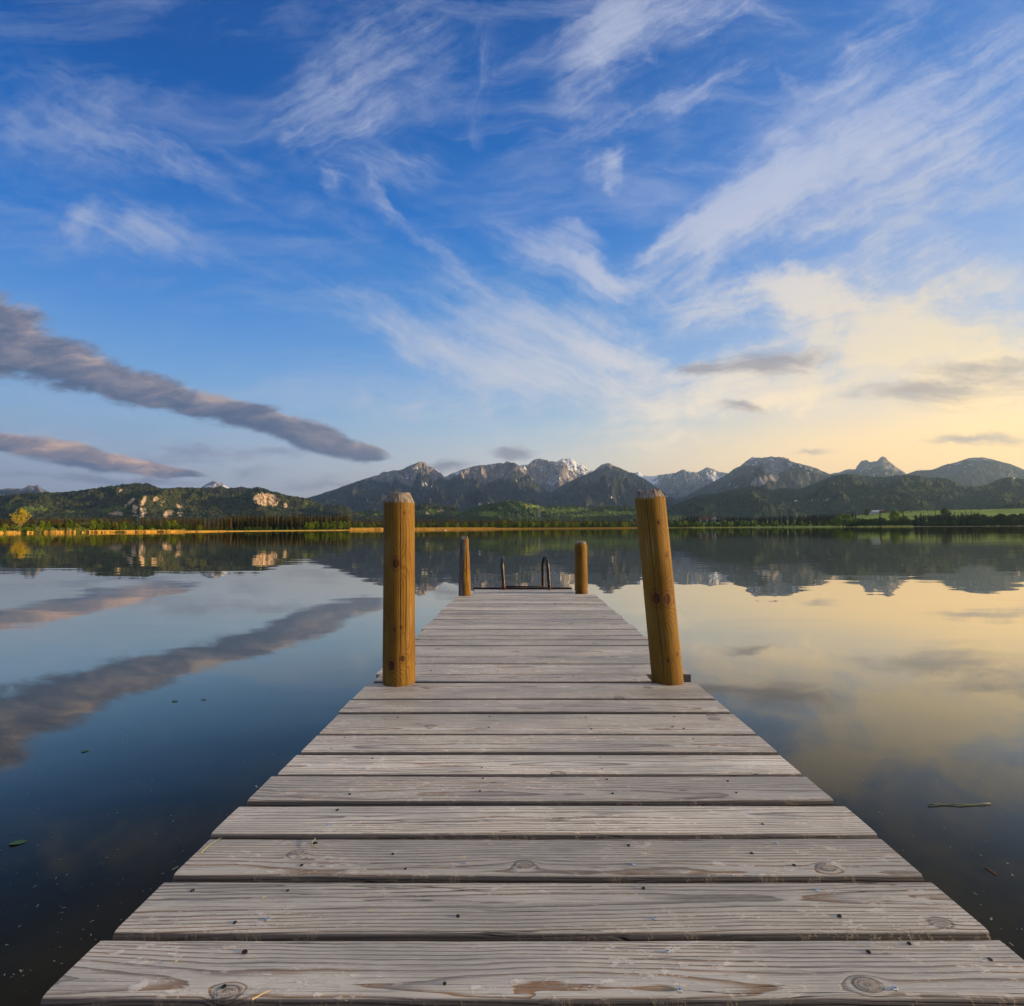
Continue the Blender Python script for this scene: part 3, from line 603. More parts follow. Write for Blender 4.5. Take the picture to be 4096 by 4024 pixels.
def plank(y0, y1, xl, xr, top, th=0.042, seed=0, shear=True, notch=None):
    """one board across the pier, eased edges, in its own coordinates"""
    rnd = random.Random(seed * 7 + 3); w = y1 - y0; cx = (xl + xr) / 2; cy = (y0 + y1) / 2
    nx = 40; e = 0.0075
    sec = [(-w / 2, -th), (-w / 2, -e * 1.6), (-w / 2 + e * .35, -e * .55), (-w / 2 + e, -e * .12), (-w / 2 + e * 2.2, 0)] + \
          [(-w / 2 + e * 2.2 + (w - e * 4.4) * k / 4, 0) for k in range(1, 4)] + \
          [(w / 2 - e * 2.2, 0), (w / 2 - e, -e * .12), (w / 2 - e * .35, -e * .55), (w / 2, -e * 1.6), (w / 2, -th)]
    cup = rnd.uniform(-.0012, .0018); v = []; f = []
    bow = rnd.uniform(-.002, .002); tw = rnd.uniform(-.0015, .0015)
    for i in range(nx + 1):
        u = i / nx; x = xl - cx + (xr - xl) * u
        if i == 0: x += rnd.uniform(-.006, .006)
        for (yy, zz) in sec:
            edge = (fbm(np.array([x * 9 + seed * 3.1]), np.array([seed + (0 if yy < 0 else 5.0)]), 3)[0]) * .0013 if abs(yy) > w * .4 else 0
            zq = zz + cup * (yy / (w / 2)) ** 2 + bow * math.sin(math.pi * u) + tw * (u - .5) * (yy / (w / 2))
            sx = (yy + cy) * SHEAR if shear else 0
            v.append((x + sx, yy + edge, zq))
    m_ = len(sec)
    for i in range(nx):
        for j in range(m_ - 1): f.append((i * m_ + j, (i + 1) * m_ + j, (i + 1) * m_ + j + 1, i * m_ + j + 1))
        f.append((i * m_ + m_ - 1, (i + 1) * m_ + m_ - 1, (i + 1) * m_, i * m_))
    f.append(tuple(range(m_))[::1]); f.append(tuple(nx * m_ + j for j in reversed(range(m_))))
    if notch:                                # cut-outs round the posts: drop the faces, lay the rim back
        vv = np.array(v)
        keep = []
        for q in f:
            c_ = vv[list(q)].mean(0)
            if any(a < c_[0] + cx < b and c0 < c_[1] + cy < d0 for (a, b, c0, d0) in notch) and len(q) == 4: continue
            keep.append(q)
        f = keep
    me = mesh('plank', v, f); me.materials.append(M_BOARD)
    bm = bmesh.new(); bm.from_mesh(me); bmesh.ops.recalc_face_normals(bm, faces=bm.faces); bm.to_mesh(me); bm.free()
    me.polygons.foreach_set('use_smooth', [True] * len(me.polygons)); me.set_sharp_from_angle(angle=math.radians(50))
    o = link('plank', me, None, pier); o.location = (cx, cy, top); return o

def ydeck(yu, h=0.0): return deck(2048, yu / K, h)[1]
near = [2160, 2020, 1896, 1769, 1662, 1581, 1519, 1466, 1425, 1390, 1349, 1324, 1292.5]
far = [1290.3, 1275.6, 1255.6, 1241, 1221, 1210, 1202.7, 1190.7, (1190.7, 1172.2), 1172.2, (1172.2, 1161.6), 1161.6, 1155, 1148, (1148, 1138), 1138, ('a', 1138, 1127.5), ('b', 1138, 1127.5), 1127.5, (1127.5, 1121), 1121, (1121, 1115), 1115.2]
def ys(lst, h):
    out = []
    for q in lst:
        if isinstance(q, tuple):
            if q[0] == 'a': k, a, b = 1 / 3, *q[1:]
            elif q[0] == 'b': k, a, b = 2 / 3, *q[1:]
            else: k, a, b = .5, *q
            out.append(ydeck(a, h) * (1 - k) + ydeck(b, h) * k)
        else: out.append(ydeck(q, h))
    return out
DROP = 0.032
Yn = [deck(2048, 2600 / K)[1] - .02, *ys(near[1:], 0)]; Yn = [-0.9, -0.75, -0.6, -0.45, -0.30, -0.15, 0.0, 0.15, 0.30, 0.45, ] + [q for q in ys(near[1:], 0)]
Yn = [q for q in Yn[:10] if q < Yn[10] - .1] + Yn[10:]
Yf = ys(far, -DROP)
XL, XR = -1.031 * H_DECK, 1.184 * H_DECK
planks = []
rr = random.Random(5)
for k in range(len(Yn) - 1):
    g = 0.0058 + rr.uniform(-.0012, .0022)
    planks.append((plank(Yn[k] + g, Yn[k + 1] - g + .001, XL + rr.uniform(-.007, .007), XR + rr.uniform(-.007, .007), rr.uniform(-.0015, .0015), seed=k + 1), Yn[k], Yn[k + 1], 0.0))
PL1, PR1 = deck(1596, 2740), deck(2672, 2734)       # the near posts
for k in range(len(Yf) - 1):
    g = 0.0052 + rr.uniform(-.001, .002); xl, xr = -1.045 * (H_DECK + DROP), 1.215 * (H_DECK + DROP)
    if k == 0: xl += .035; xr = deck(2630, 2722, -DROP)[0] - Yf[0] * SHEAR - .035
    if k >= len(Yf) - 4: xl = deck(1888, 2372, -DROP)[0] - Yf[k] * SHEAR; xr = deck(2300, 2372, -DROP)[0] - Yf[k] * SHEAR
    planks.append((plank(Yf[k] + g, Yf[k + 1] - g + .001, xl + rr.uniform(-.010, .010), xr + rr.uniform(-.010, .010), -DROP + rr.uniform(-.002, .002), seed=40 + k), Yf[k], Yf[k + 1], -DROP))

def prism(name, x0, x1, y0, y1, z0, z1, mat, parent, bev=0.004, sh=False):
    bm = bmesh.new(); bmesh.ops.create_cube(bm, size=1.0)
    for v in bm.verts:
        yy = y0 + (v.co.y + .5) * (y1 - y0)
        v.co = (x0 + (v.co.x + .5) * (x1 - x0) + (yy * SHEAR if sh else 0), yy, z0 + (v.co.z + .5) * (z1 - z0))
    if bev: bmesh.ops.bevel(bm, geom=list(bm.edges), offset=bev, segments=2, affect='EDGES')
    me = bpy.data.meshes.new(name); bm.to_mesh(me); bm.free(); return link(name, me, mat, parent)
ynear, yfar = Yn[-1], Yf[-1]
for xx in (XL + .10, XL + .56, XR - .56, XR - .10):
    prism('joist', xx - .035, xx + .035, -1.2, ynear - .03, -.19, -.046, M_BEAM, pier, sh=True)
for xx in (XL + .12, (XL + XR) / 2, XR - .12):
    prism('joist', xx - .035, xx + .035, ynear - .02, yfar - .005, -.215, -DROP - .046, M_BEAM, pier, sh=True)
cbl = deck(1486, 2724, -DROP)[0]; cbr = deck(2752, 2716, -DROP)[0]
prism('crossbeam', cbl, cbr, ynear + .002, ynear + .075, -.13, -DROP - .0465, M_BEAM, pier, .006)
pa, pb = deck(1486, 2728, -.03), deck(1556, 2728, -.03); prism('crossbeam', pa[0], pb[0] + .02, ynear + .004, ynear + .09, -.085, -.040, M_BEAM, pier, .006)
pa, pb = deck(2596, 2716, -.03), deck(2752, 2716, -.03); prism('crossbeam', pa[0], pb[0], ynear + .012, ynear + .09, -.085, -.042, M_BEAM, pier, .006)
ye = deck(1850, 2384, -DROP)[1]
pa, pb = deck(1818, 2382, -DROP), deck(2368, 2374, -DROP); prism('crossbeam', pa[0], pb[0], ye + .02, ye + .12, -.12, -DROP - .047, M_BEAM, pier, .006)
prism('end_rail', deck(1886, 2358, 0)[0], deck(2300, 2358, 0)[0], yfar + .004, yfar + .05, -.10, -.012, flat('rusty_angle', (0.018, 0.010, 0.009), .8, .2), pier, .003)

# screws
def disc_mesh(name, r, mat, hole=True):
    bm = bmesh.new(); n = 12
    rings = [(r, -.0006), (r, .0004), (r * .82, .0009), (r * .42, .0006), (r * .36, -.0004 if hole else .0004)]
    vs = [[bm.verts.new((q * math.cos(2 * math.pi * i / n), q * math.sin(2 * math.pi * i / n), z)) for i in range(n)] for q, z in rings]
    for a, b in zip(vs, vs[1:]):
        for i in range(n): bm.faces.new((a[i], a[(i + 1) % n], b[(i + 1) % n], b[i]))
    c = bm.faces.new(vs[-1])
    me = bpy.data.meshes.new(name); bm.to_mesh(me); bm.free(); me.materials.append(mat)
    me.materials.append(M_RUST); me.polygons[len(me.polygons) - 1].material_index = 1
    return me
ME_S = disc_mesh('screw', .0038, M_STEEL); ME_D = disc_mesh('screw', .0032, M_RUST)
V = 1.384
scr = [(x / V, 3000 + y / V, 1) for x, y in [(1480, 935), (1823, 410)]] + [(1300 + x / V, 3000 + y / V, 1) for x, y in [(1827, 928), (1895, 1115), (822, 402), (1652, 405), (777, 622), (1710, 632), (1612, 328), (225, 100), (172, 174)]] + \
      [(2696 + x / V, 3000 + y / V, 1) for x, y in [(30, 1327), (420, 330), (570, 515), (793, 772), (1222, 1320), (235, 100), (198, 44)]] + \
      [(x / V, 3000 + y / V, 0) for x, y in [(1355, 1118), (1240, 1310), (1593, 776), (1670, 638), (1745, 515), (1300, 953), (1065, 777), (1868, 328)]] + \
      [(1300 + x / V, 3000 + y / V, 0) for x, y in [(662, 1294), (736, 917), (445, 657), (375, 575), (1763, 763), (1680, 527), (858, 228), (1592, 243), (868, 96), (1532, 100), (1523, 38), (875, 158), (1560, 163), (137, 246), (67, 330)]] + \
      [(2696 + x / V, 3000 + y / V, 0) for x, y in [(1077, 1118), (915, 917), (665, 637), (430, 571), (490, 407), (345, 238), (298, 173), (1302, 1072), (1750, 1160)]]
U_ = 1.211
scr += [(1300 + x / U_, 2600 + y / U_, 0) for x, y in [(465, 170), (825, 171), (1142, 171), (403, 257), (378, 287), (808, 255), (1245, 257), (1253, 289), (353, 326), (798, 323), (793, 374), (1262, 326), (1290, 383), (1693, 323), (1683, 371), (1738, 380), (293, 430), (770, 472), (1320, 470), (1783, 431), (1815, 471), (230, 523), (1615, 226), (95, 426), (30, 478)]]
scr += [(1300 + x / U_, 2600 + y / U_, 1) for x, y in [(1303, 198), (818, 227), (1240, 226), (1305, 432), (1897, 573), (1225, 563), (1220, 180)]]
scr += [(1300 + x / U_, 2600 + y / U_, 0) for x, y in [(510, 55), (530, 77), (515, 99), (835, 100), (1492, 78), (838, 78), (1170, 40), (1500, 143), (1203, 127), (1015, 50), (1470, 50), (1155, 8)]]
ns = 0
rs = random.Random(11)
for (px, py, kind) in scr:
    for (o, a, b, h) in planks:
        X_, Y_ = deck(px, py, h)
        if a + .008 < Y_ < b - .008 and (h < 0) == (py < 2725):
            s_ = link('screw', ME_S if kind else ME_D, None, o)
            k_ = rs.uniform(.85, 1.25); s_.location = (X_ - o.location.x, Y_ - o.location.y, .0002); s_.scale = (k_ * (1 if kind else rs.uniform(.8, 1.4)), k_, 1); s_.rotation_euler = (0, 0, rs.uniform(0, 3)); ns += 1
            break
for (o, a, b, h) in planks[-18:]:
    for x_ in (-.62, -.02, .60):
        for yy in (.3, .7):
            if rs.random() < .55:
                s_ = link('screw', ME_D, None, o); s_.location = (x_ + rs.uniform(-.02, .02) - o.location.x + o.location.y * SHEAR, (yy - .5) * (b - a), .0002)

# dry grass dropped on the boards
M_STRAW = flat('straw', (0.50, 0.38, 0.16), .8); M_BLADE = flat('grass_blade', (0.22, 0.27, 0.08), .7)
def strand(px0, py0, px1, py1, bend, r, mt, name, label, cat, group=None):
    a, b = Vector((*deck(px0, py0, .003), .003)), Vector((*deck(px1, py1, .003), .003)); d = b - a; n_ = Vector((-d.y, d.x, 0)); v = []; f = []; N = 9
    for k in range(N + 1):
        u = k / N; p_ = a + d * u + n_ * bend * math.sin(math.pi * u); w = r * (1 - .55 * u)
        tn_ = (d + n_ * bend * math.pi * math.cos(math.pi * u)).normalized(); s_ = Vector((-tn_.y, tn_.x, 0))
        v += [tuple(p_ + s_ * w), tuple(p_ + Vector((0, 0, w * .9))), tuple(p_ - s_ * w), tuple(p_ - Vector((0, 0, w * .5)))]
    for k in range(N):
        for i in range(4): f.append((k * 4 + i, k * 4 + (i + 1) % 4, k * 4 + 4 + (i + 1) % 4, k * 4 + 4 + i))
    f += [(0, 1, 2, 3), (N * 4 + 3, N * 4 + 2, N * 4 + 1, N * 4)]
    o = link(name, mesh(name, [tuple(DM @ Vector(q)) for q in v], f), mt); tag(o, label, cat, group)
strand(802, 3415, 886, 3350, .06, .0014, M_BLADE, 'grass_blade', 'long dry grass blade lying across the left end of a pale board', 'grass blade')
strand(1262, 3353, 1275, 3395, -.25, .0012, M_BLADE, 'grass_blade', 'curved green grass blade beside a dark screw hole on the pale board', 'grass blade')
strand(1008, 3999, 1084, 3960, .03, .0013, M_STRAW, 'straw', 'longest pale straw on the nearest board, lower left', 'straw')
rq = random.Random(41)
for px, py in [(745, 3970), (830, 3958), (1050, 3590), (1020, 3830), (1470, 3640), (1900, 3660), (1928, 3682), (1320, 3050), (1690, 3142), (1450, 3292), (1610, 3650), (700, 3850), (2900, 3900), (2330, 3420), (1380, 4000), (3760, 3880)]:
    L_ = rq.uniform(9, 24); a_ = rq.uniform(-1.2, 1.2); strand(px, py, px + L_ * math.cos(a_), py + L_ * .6 * math.sin(a_), rq.uniform(-.15, .15), .0009, M_STRAW, 'straw', 'tiny scrap of pale straw on the near boards', 'straw', 'straw scraps on the near boards')

# ------------------------------------------------------------------ posts
def mat_post(name, knots, seed, weather=False, top=None, tone=1.0, cracks=((0.15, .006), (-.5, .004), (.75, .005))):
    m, t, p = material(name); O = t.coord('Object'); x, y, z = t.sep(O)
    Ps = t.vm('ADD', O, (seed, seed * 2, seed * 3))
    wv = t.noise(t.map(Ps, scale=(4, 4, 1.5)), 1.0, 3, .5); ang = x.m('ARCTAN2', y * -1.0)     # 0 faces the camera
    kb = None; km = None; kr = None
    for (a, zz, r) in knots:
        da = (ang - a) * (r[1]); dz_ = (z - zz) * .72; dd = (da * da + dz_ * dz_).m('SQRT')
        q = (dd * dd * (-1.0 / (r[0] * 2.6) ** 2)).exp(); i = dd.ss(r[0], r[0] * .8); o = dd.ss(r[0] * 2.6, r[0] * 1.1) * (dd * (5.6 / r[0])).m('SINE').ss(-.2, .9)
        kb = q if kb is None else kb + q; km = i if km is None else km.m('MAXIMUM', i); kr = o if kr is None else kr.m('MAXIMUM', o)
    rad = ang * 2.2 + wv * 2.6 + z * .5 + kb * 1.7
    fr = (rad * 2.4 + t.noise(t.map(Ps, scale=(22, 22, 1.0)), 1.0, 3, .5) * 1.6).m('FRACT'); ring = fr.ss(.3, .85) * fr.ss(1.0, .9)
    fine = t.noise(t.map(Ps, scale=(70, 70, 2.2)), 1.0, 5, .62); blot = t.noise(t.map(Ps, (2, 2, 2), scale=(7, 7, 3)), 1.0, 5, .6)
    c = t.mix(blot.ss(.3, .7), tuple(v * tone for v in (0.165, 0.084, 0.008)), tuple(v * tone for v in (0.26, 0.150, 0.020)))
    stn = t.noise(t.map(Ps, (6, 1, 3), scale=(9, 9, 2.2)), 1.0, 5, .65)
    c = t.mix(stn.ss(.52, .68) * .5, c, (0.085, 0.045, 0.014)); c = t.mix(stn.ss(.44, .32) * .35, c, (0.30, 0.24, 0.13))
    c = t.mix(ring * .55, c, tuple(v * tone for v in (0.11, 0.042, 0.006)))
    c = t.mix(fine.ss(.5, .75) * .45, c, tuple(v * tone for v in (0.10, 0.040, 0.008)))
    c = t.mix(kr * .6, c, (0.13, 0.045, 0.012)); c = t.mix(km, c, t.mix(fine.ss(.4, .6), (0.05, 0.018, 0.008), (0.13, 0.045, 0.015)))
    ckt = None
    for (a, wd) in cracks:
        la = (ang - a + (t.noise(t.map(Ps, (a, 0, 0), scale=(.01, .01, 2.6)), 1.0, 5, .6) - .5) * .32).m('ABSOLUTE')
        q = la.ss(wd * 4.5, wd * 1.6) * t.noise(t.map(Ps, (a * 3, 0, 0), scale=(.01, .01, 1.6)), 1.0, 2).ss(.36, .46)
        ckt = q if ckt is None else ckt.m('MAXIMUM', q)
    c = t.mix(ckt * .9, c, (0.02, 0.009, 0.004))
    if weather:
        wm = (ang * -.9 + t.noise(t.map(Ps, scale=(9, 9, 3)), 1.0, 4, .6) * 1.4 + z * .6).ss(.75, 1.0)
        c = t.mix(wm, c, t.mix(fine.ss(.35, .65), (0.06, 0.042, 0.034), (0.24, 0.19, 0.15)))
    if top is not None:
        tm = (z + (blot - .5) * .05).ss(top - .006, top + .006)
        c = t.mix(tm * .92, c, t.mix(fine.ss(.35, .65), (0.10, 0.085, 0.075), (0.29, 0.25, 0.21)))
    bt = (z + (blot - .5) * .05).ss(.035, .005); c = t.mix(bt * .35, c, (0.10, 0.05, 0.02))  # contact shade painted into the colour round the post foot
    p(Base_Color=c, Roughness=.75, Specular_IOR_Level=.22, Normal=t.bump(ring * -.25 + fine * -.5 + ckt * -3.0 + km * -.4, .5, .003)); return m

def post(name, base, h, r0, r1, lean_x, lean_y, mat, seed, below=.75, cham=.035, weather=0.0, topj=.004):
    n = 72; zs = list(np.linspace(-below, h - cham, 46)) + [h - cham * .6, h - cham * .2, h]
    v = []; f = []
    for k, z in enumerate(zs):
        u = max(0, z) / h; r = r0 + (r1 - r0) * u
        if z > h - cham: r *= 1 - .30 * (z - (h - cham)) / cham
        for i in range(n):
            a = 2 * math.pi * i / n; ca, sa = math.cos(a), math.sin(a)
            w = fbm(np.array([ca * 1.2 + seed]), np.array([sa * 1.2 + z * 1.8]), 3)[0]; w2 = fbm(np.array([ca * 5 + seed]), np.array([sa * 5 + z * 3]), 3)[0]
            rr_ = r * (1 + .018 * w + .006 * w2)
            if weather:
                q = fbm(np.array([ca * 2.0 + seed * 2]), np.array([sa * 2.0 + z * 5]), 4)[0]; rr_ *= 1 - weather * max(0, q + .1) * (1 if z > .05 else .3) - weather * .5 * sstep(.25, 1, u)
            zz = z + (topj * (w2 * 3 + .7 * math.sin(a * 3 + seed)) if z >= h - cham * .25 else (topj * .8 * w2 * 2 if z > h - cham * 1.1 else 0))
            v.append((rr_ * ca, rr_ * sa, zz))
    m_ = len(zs)
    for k in range(m_ - 1):
        for i in range(n): f.append((k * n + i, k * n + (i + 1) % n, (k + 1) * n + (i + 1) % n, (k + 1) * n + i))
    b = len(v); top = (m_ - 1) * n
    for q, dzq in ((.66, .001), (.33, -.001)):
        for i in range(n):
            vx, vy, vz = v[top + i]; j = fbm(np.array([vx * 60 + seed]), np.array([vy * 60]), 3)[0]
            v.append((vx * q, vy * q, h + dzq + j * topj))
    for i in range(n): f.append((top + i, top + (i + 1) % n, b + (i + 1) % n, b + i)); f.append((b + i, b + (i + 1) % n, b + n + (i + 1) % n, b + n + i))
    v.append((0, 0, h)); f += [(b + n + i, b + n + (i + 1) % n, len(v) - 1) for i in range(n)]
    me = mesh(name, v, f); me.materials.append(mat); me.polygons.foreach_set('use_smooth', [True] * len(me.polygons)); me.set_sharp_from_angle(angle=math.radians(24))
    o = link(name, me); o.location = base; o.rotation_euler = (lean_y, lean_x, 0); return o
def d2w(x, y, z): return DM @ Vector((x, y, z))
def post_from_px(xl, xr, yb, tl, tr, yt, hb=0.0):
    """base between two pixels at the deck, top between two pixels at the same distance"""
    X_, Y_ = deck((xl + xr) / 2, yb, hb); rough = abs(deck(xr, yb, hb)[0] - deck(xl, yb, hb)[0]) / 2
    Y_ += rough * .55; X_ = deck((xl + xr) / 2, yb, hb)[0] * (Y_ / (Y_ - rough * .55))
    B = d2w(X_, Y_, hb); dep = (B - CAM).dot(-(CR @ Vector((0, 0, 1))))
    q = direction((tl + tr) / 2, yt); q = q * (dep / -(CR.transposed() @ q).z); Tp = CAM + q
    r0 = (xr - xl) / 2 / FL * dep; r1 = (tr - tl) / 2 / FL * dep
    ax = Tp - B; h = ax.length; return B, h, r0, r1, math.atan2(ax.x, ax.z), -math.atan2(ax.y, ax.z), ax
specs = [
    ('left_near', (1532, 1660, 2741), (1537, 1657, 1971), dict(cham=.045, topj=.002), ((.02, .555, (.017, .075)), (.42, .13, (.011, .075)), (-.25, .10, (.018, .075)), (.55, .78, (.006, .07)), (-.05, .26, (.006, .07)), (.35, .27, (.005, .07))), .80, 'upright thick honey coloured post on the left at the pier step', 1.0, ((.28, .008), (.62, .007), (.05, .004), (-.85, .004))),
    ('right_near', (2610, 2732, 2736), (2538, 2656, 1962), dict(cham=.040, topj=.005), ((-.48, .40, (.022, .075)), (.25, .395, (.020, .075)), (.55, .59, (.009, .07)), (.15, .74, (.008, .07)), (.6, .14, (.007, .07)), (-.1, .12, (.006, .07))), .80, 'thick golden post on the right that leans to the left at the pier step', .95, ((-.45, .006), (.75, .006), (.3, .003))),
]
for key, (xl, xr, yb), (tl, tr, yt), kw, knots, tp, label, tone, cr in specs:
    B, h, r0, r1, lx, ly, ax = post_from_px(xl, xr, yb, tl, tr, yt, 0.0)
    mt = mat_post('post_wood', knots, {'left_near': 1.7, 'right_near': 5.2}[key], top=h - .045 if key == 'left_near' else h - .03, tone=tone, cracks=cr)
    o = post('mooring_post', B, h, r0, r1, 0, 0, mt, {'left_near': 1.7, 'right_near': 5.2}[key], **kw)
    o.rotation_euler = ax.to_track_quat('Z', 'X').to_euler() if False else Vector((0, 0, 1)).rotation_difference(ax).to_euler()
    tag(o, label, 'post', 'round wooden posts along the pier')
B, h, r0, r1, lx, ly, ax = post_from_px(1834, 1884, 2383, 1842, 1873, 2148, -DROP)
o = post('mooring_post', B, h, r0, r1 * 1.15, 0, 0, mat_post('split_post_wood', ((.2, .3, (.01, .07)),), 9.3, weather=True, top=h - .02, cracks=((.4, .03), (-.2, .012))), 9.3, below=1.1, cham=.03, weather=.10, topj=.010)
o.rotation_euler = Vector((0, 0, 1)).rotation_difference(ax).to_euler(); tag(o, 'thin gnarled post with split grey bark at the far left pier corner', 'post', 'round wooden posts along the pier')
B, h, r0, r1, lx, ly, ax = post_from_px(2300, 2351, 2372, 2299, 2348, 2166, -DROP)
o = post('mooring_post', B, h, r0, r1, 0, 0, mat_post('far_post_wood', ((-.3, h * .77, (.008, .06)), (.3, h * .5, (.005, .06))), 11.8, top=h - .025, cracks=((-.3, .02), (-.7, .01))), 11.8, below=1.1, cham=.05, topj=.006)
o.rotation_euler = Vector((0, 0, 1)).rotation_difference(ax).to_euler(); tag(o, 'smooth pale post with one long dark crack at the far right pier corner', 'post', 'round wooden posts along the pier')

# ------------------------------------------------------------------ bathing ladder at the far end
def tube(name, pts, r, mat, parent, n=14):
    pts = [Vector(p) for p in pts]; v = []; f = []; up = Vector((1, 0, 0))
    for k, p in enumerate(pts):
        d = (pts[min(k + 1, len(pts) - 1)] - pts[max(k - 1, 0)]).normalized(); a = d.cross(up).normalized() if abs(d.dot(up)) < .95 else d.cross(Vector((0, 0, 1))).normalized(); b = d.cross(a)
        v += [tuple(p + (a * math.cos(2 * math.pi * i / n) + b * math.sin(2 * math.pi * i / n)) * r) for i in range(n)]
    for k in range(len(pts) - 1):
        for i in range(n): f.append((k * n + i, k * n + (i + 1) % n, (k + 1) * n + (i + 1) % n, (k + 1) * n + i))
    f.append(tuple(range(n))); f.append(tuple((len(pts) - 1) * n + i for i in range(n)))
    me = mesh(name, v, f); bm = bmesh.new(); bm.from_mesh(me); bmesh.ops.recalc_face_normals(bm, faces=bm.faces); bm.to_mesh(me); bm.free()
    return link(name, me, mat, parent, smooth=True)
def mat_rail():
    m, t, p = material('ladder_steel'); O = t.coord('Object'); z = t.sep(O)[2]; n = t.noise(O, 30.0, 4, .6)
    c = t.mix(n.ss(.4, .7), (0.02, 0.019, 0.020), (0.06, 0.058, 0.06)); c = t.mix((z * -1.0 + n * .25).ss(-.02, .14) * .9, c, t.mix(n.ss(.4, .6), (0.05, 0.018, 0.008), (0.22, 0.08, 0.03)))
    p(Base_Color=c, Roughness=.35, Metallic=.6); return m
M_RAIL = mat_rail()
ladder = empty('bathing_ladder'); LB = d2w(deck(2095, 2357, -DROP)[0], yfar, -DROP); ladder.location = LB
tag(ladder, 'dark steel bathing ladder with two arched handrails at the far end of the pier', 'ladder')
depL = (LB - CAM).length
def rail(pxb, pxt, pyt, lean, spread):
    xb = deck(pxb, 2357, -DROP)[0] - deck(2095, 2357, -DROP)[0]; q = direction(pxt, pyt); q = q * (LB.y / q.y)
    zt = (CAM + q).z - LB.z; xt = (CAM + q).x - LB.x; R_ = .11; pts = [(xb, -.06, -.02)]
    for k in range(1, 8): pts.append((xb + (xt - xb) * k / 8 * (1), -.06, (zt - R_) * k / 8))
    for k in range(0, 13):
        a = math.pi * (1 - k / 12); pts.append((xt + spread * (k / 12), -.06 + R_ + R_ * math.cos(a), zt - R_ + R_ * math.sin(a)))
    for k in range(1, 8): pts.append((xt + spread, -.06 + 2 * R_, (zt - R_) - (zt + .75) * k / 7))
    return tube('handrail', pts, .0215, M_RAIL, ladder)
rail(2017, 2009, 2231, 0, .006); rail(2197, 2190, 2227, 0, -.055)
for k in range(3):
    a = deck(2017, 2357, -DROP)[0] - deck(2095, 2357, -DROP)[0]; b = deck(2180, 2357, -DROP)[0] - deck(2095, 2357, -DROP)[0]
    tube('rung', [(a, .16, -.20 - .24 * k), (b, .16, -.20 - .24 * k)], .016, M_RAIL, ladder)
tube('top_bar', [(a, .05, .03), (b, .05, .03)], .009, M_RUST, ladder)

# ------------------------------------------------------------------ bits afloat
def water_pt(px, py): d = direction(px, py); k = -CAM.z / d.z; return CAM + d * k
M_STALK = flat('stalk', (0.12, 0.14, 0.05), .7); M_TWIG = flat('twig', (0.25, 0.09, 0.05), .8); M_LEAF = flat('leaf', (0.06, 0.12, 0.025), .6); M_SPECK = flat('speck', (0.25, 0.25, 0.20), .9)
a, b = water_pt(3712, 3224), water_pt(3965, 3219)
o = tube('reed_stalk', [a + (b - a) * k / 8 + Vector((0, .004 * math.sin(k), .004 + .002 * math.sin(k * 2))) for k in range(9)], .0022, M_STALK, None); tag(o, 'long green reed stalk floating on the dark water right of the pier', 'reed stalk')
a, b = water_pt(3938, 3470), water_pt(3984, 3500)
o = tube('twig', [a + (b - a) * k / 4 + Vector((0, 0, .003)) for k in range(5)], .0016, M_TWIG, None); tag(o, 'short reddish twig floating near the right edge of the water', 'twig')
def leaf(px, py, L, ang, label, group=None):
    v = []; n = 8; c = water_pt(px, py)
    for s_ in (-1, 0, 1):
        for k in range(n + 1):
            u = k / n; w = math.sin(math.pi * u) ** .8 * .28 * L; v.append(((u - .5) * L, s_ * w, .0025 + .0015 * math.sin(u * 5) + abs(s_) * .001))
    f = [(r_ * (n + 1) + k, r_ * (n + 1) + k + 1, (r_ + 1) * (n + 1) + k + 1, (r_ + 1) * (n + 1) + k) for r_ in range(2) for k in range(n)]
    me = mesh('floating_leaf', v, f); o = link('floating_leaf', me, M_LEAF); md = o.modifiers.new('thick', 'SOLIDIFY'); md.thickness = .0008
    o.location = c; o.rotation_euler = (0, 0, ang); tag(o, label, 'leaf', group)
leaf(72, 3373, .055, .4, 'bright green pointed leaf floating at the left edge of the water')
leaf(340, 3006, .035, .2, 'small green leaf floating left of the pier under the cloud reflection')
leaf(700, 2806, .045, -.2, 'pale lily leaf floating left of the pier, nearer the shore side of two', )
leaf(815, 2800, .03, .3, 'tiny pale leaf floating just right of the pale lily leaf', )
rs = random.Random(3); v = []; f = []
for k in range(420):
    left_ = rs.random() < .6
    px = rs.uniform(0, 1300) if left_ else rs.uniform(2900, 4096); py = 2700 + 1324 * rs.random() ** .7
    c = water_pt(px, py); s_ = rs.uniform(.0006, .0016) * (1 + (rs.random() < .08)); a = rs.uniform(0, math.pi); l = s_ * rs.choice((1, 1.3, 2.5, 4)); b = len(v)
    for (dx_, dy_) in ((-l, -s_), (l, -s_ * .6), (l, s_), (-l, s_ * .7)): v.append((c.x + dx_ * math.cos(a) - dy_ * math.sin(a), c.y + dx_ * math.sin(a) + dy_ * math.cos(a), .0015))
    f.append((b, b + 1, b + 2, b + 3))
o = link('floating_specks', mesh('floating_specks', v, f), M_SPECK); tag(o, 'fine pollen specks scattered over the dark near water', None, None, 'stuff')

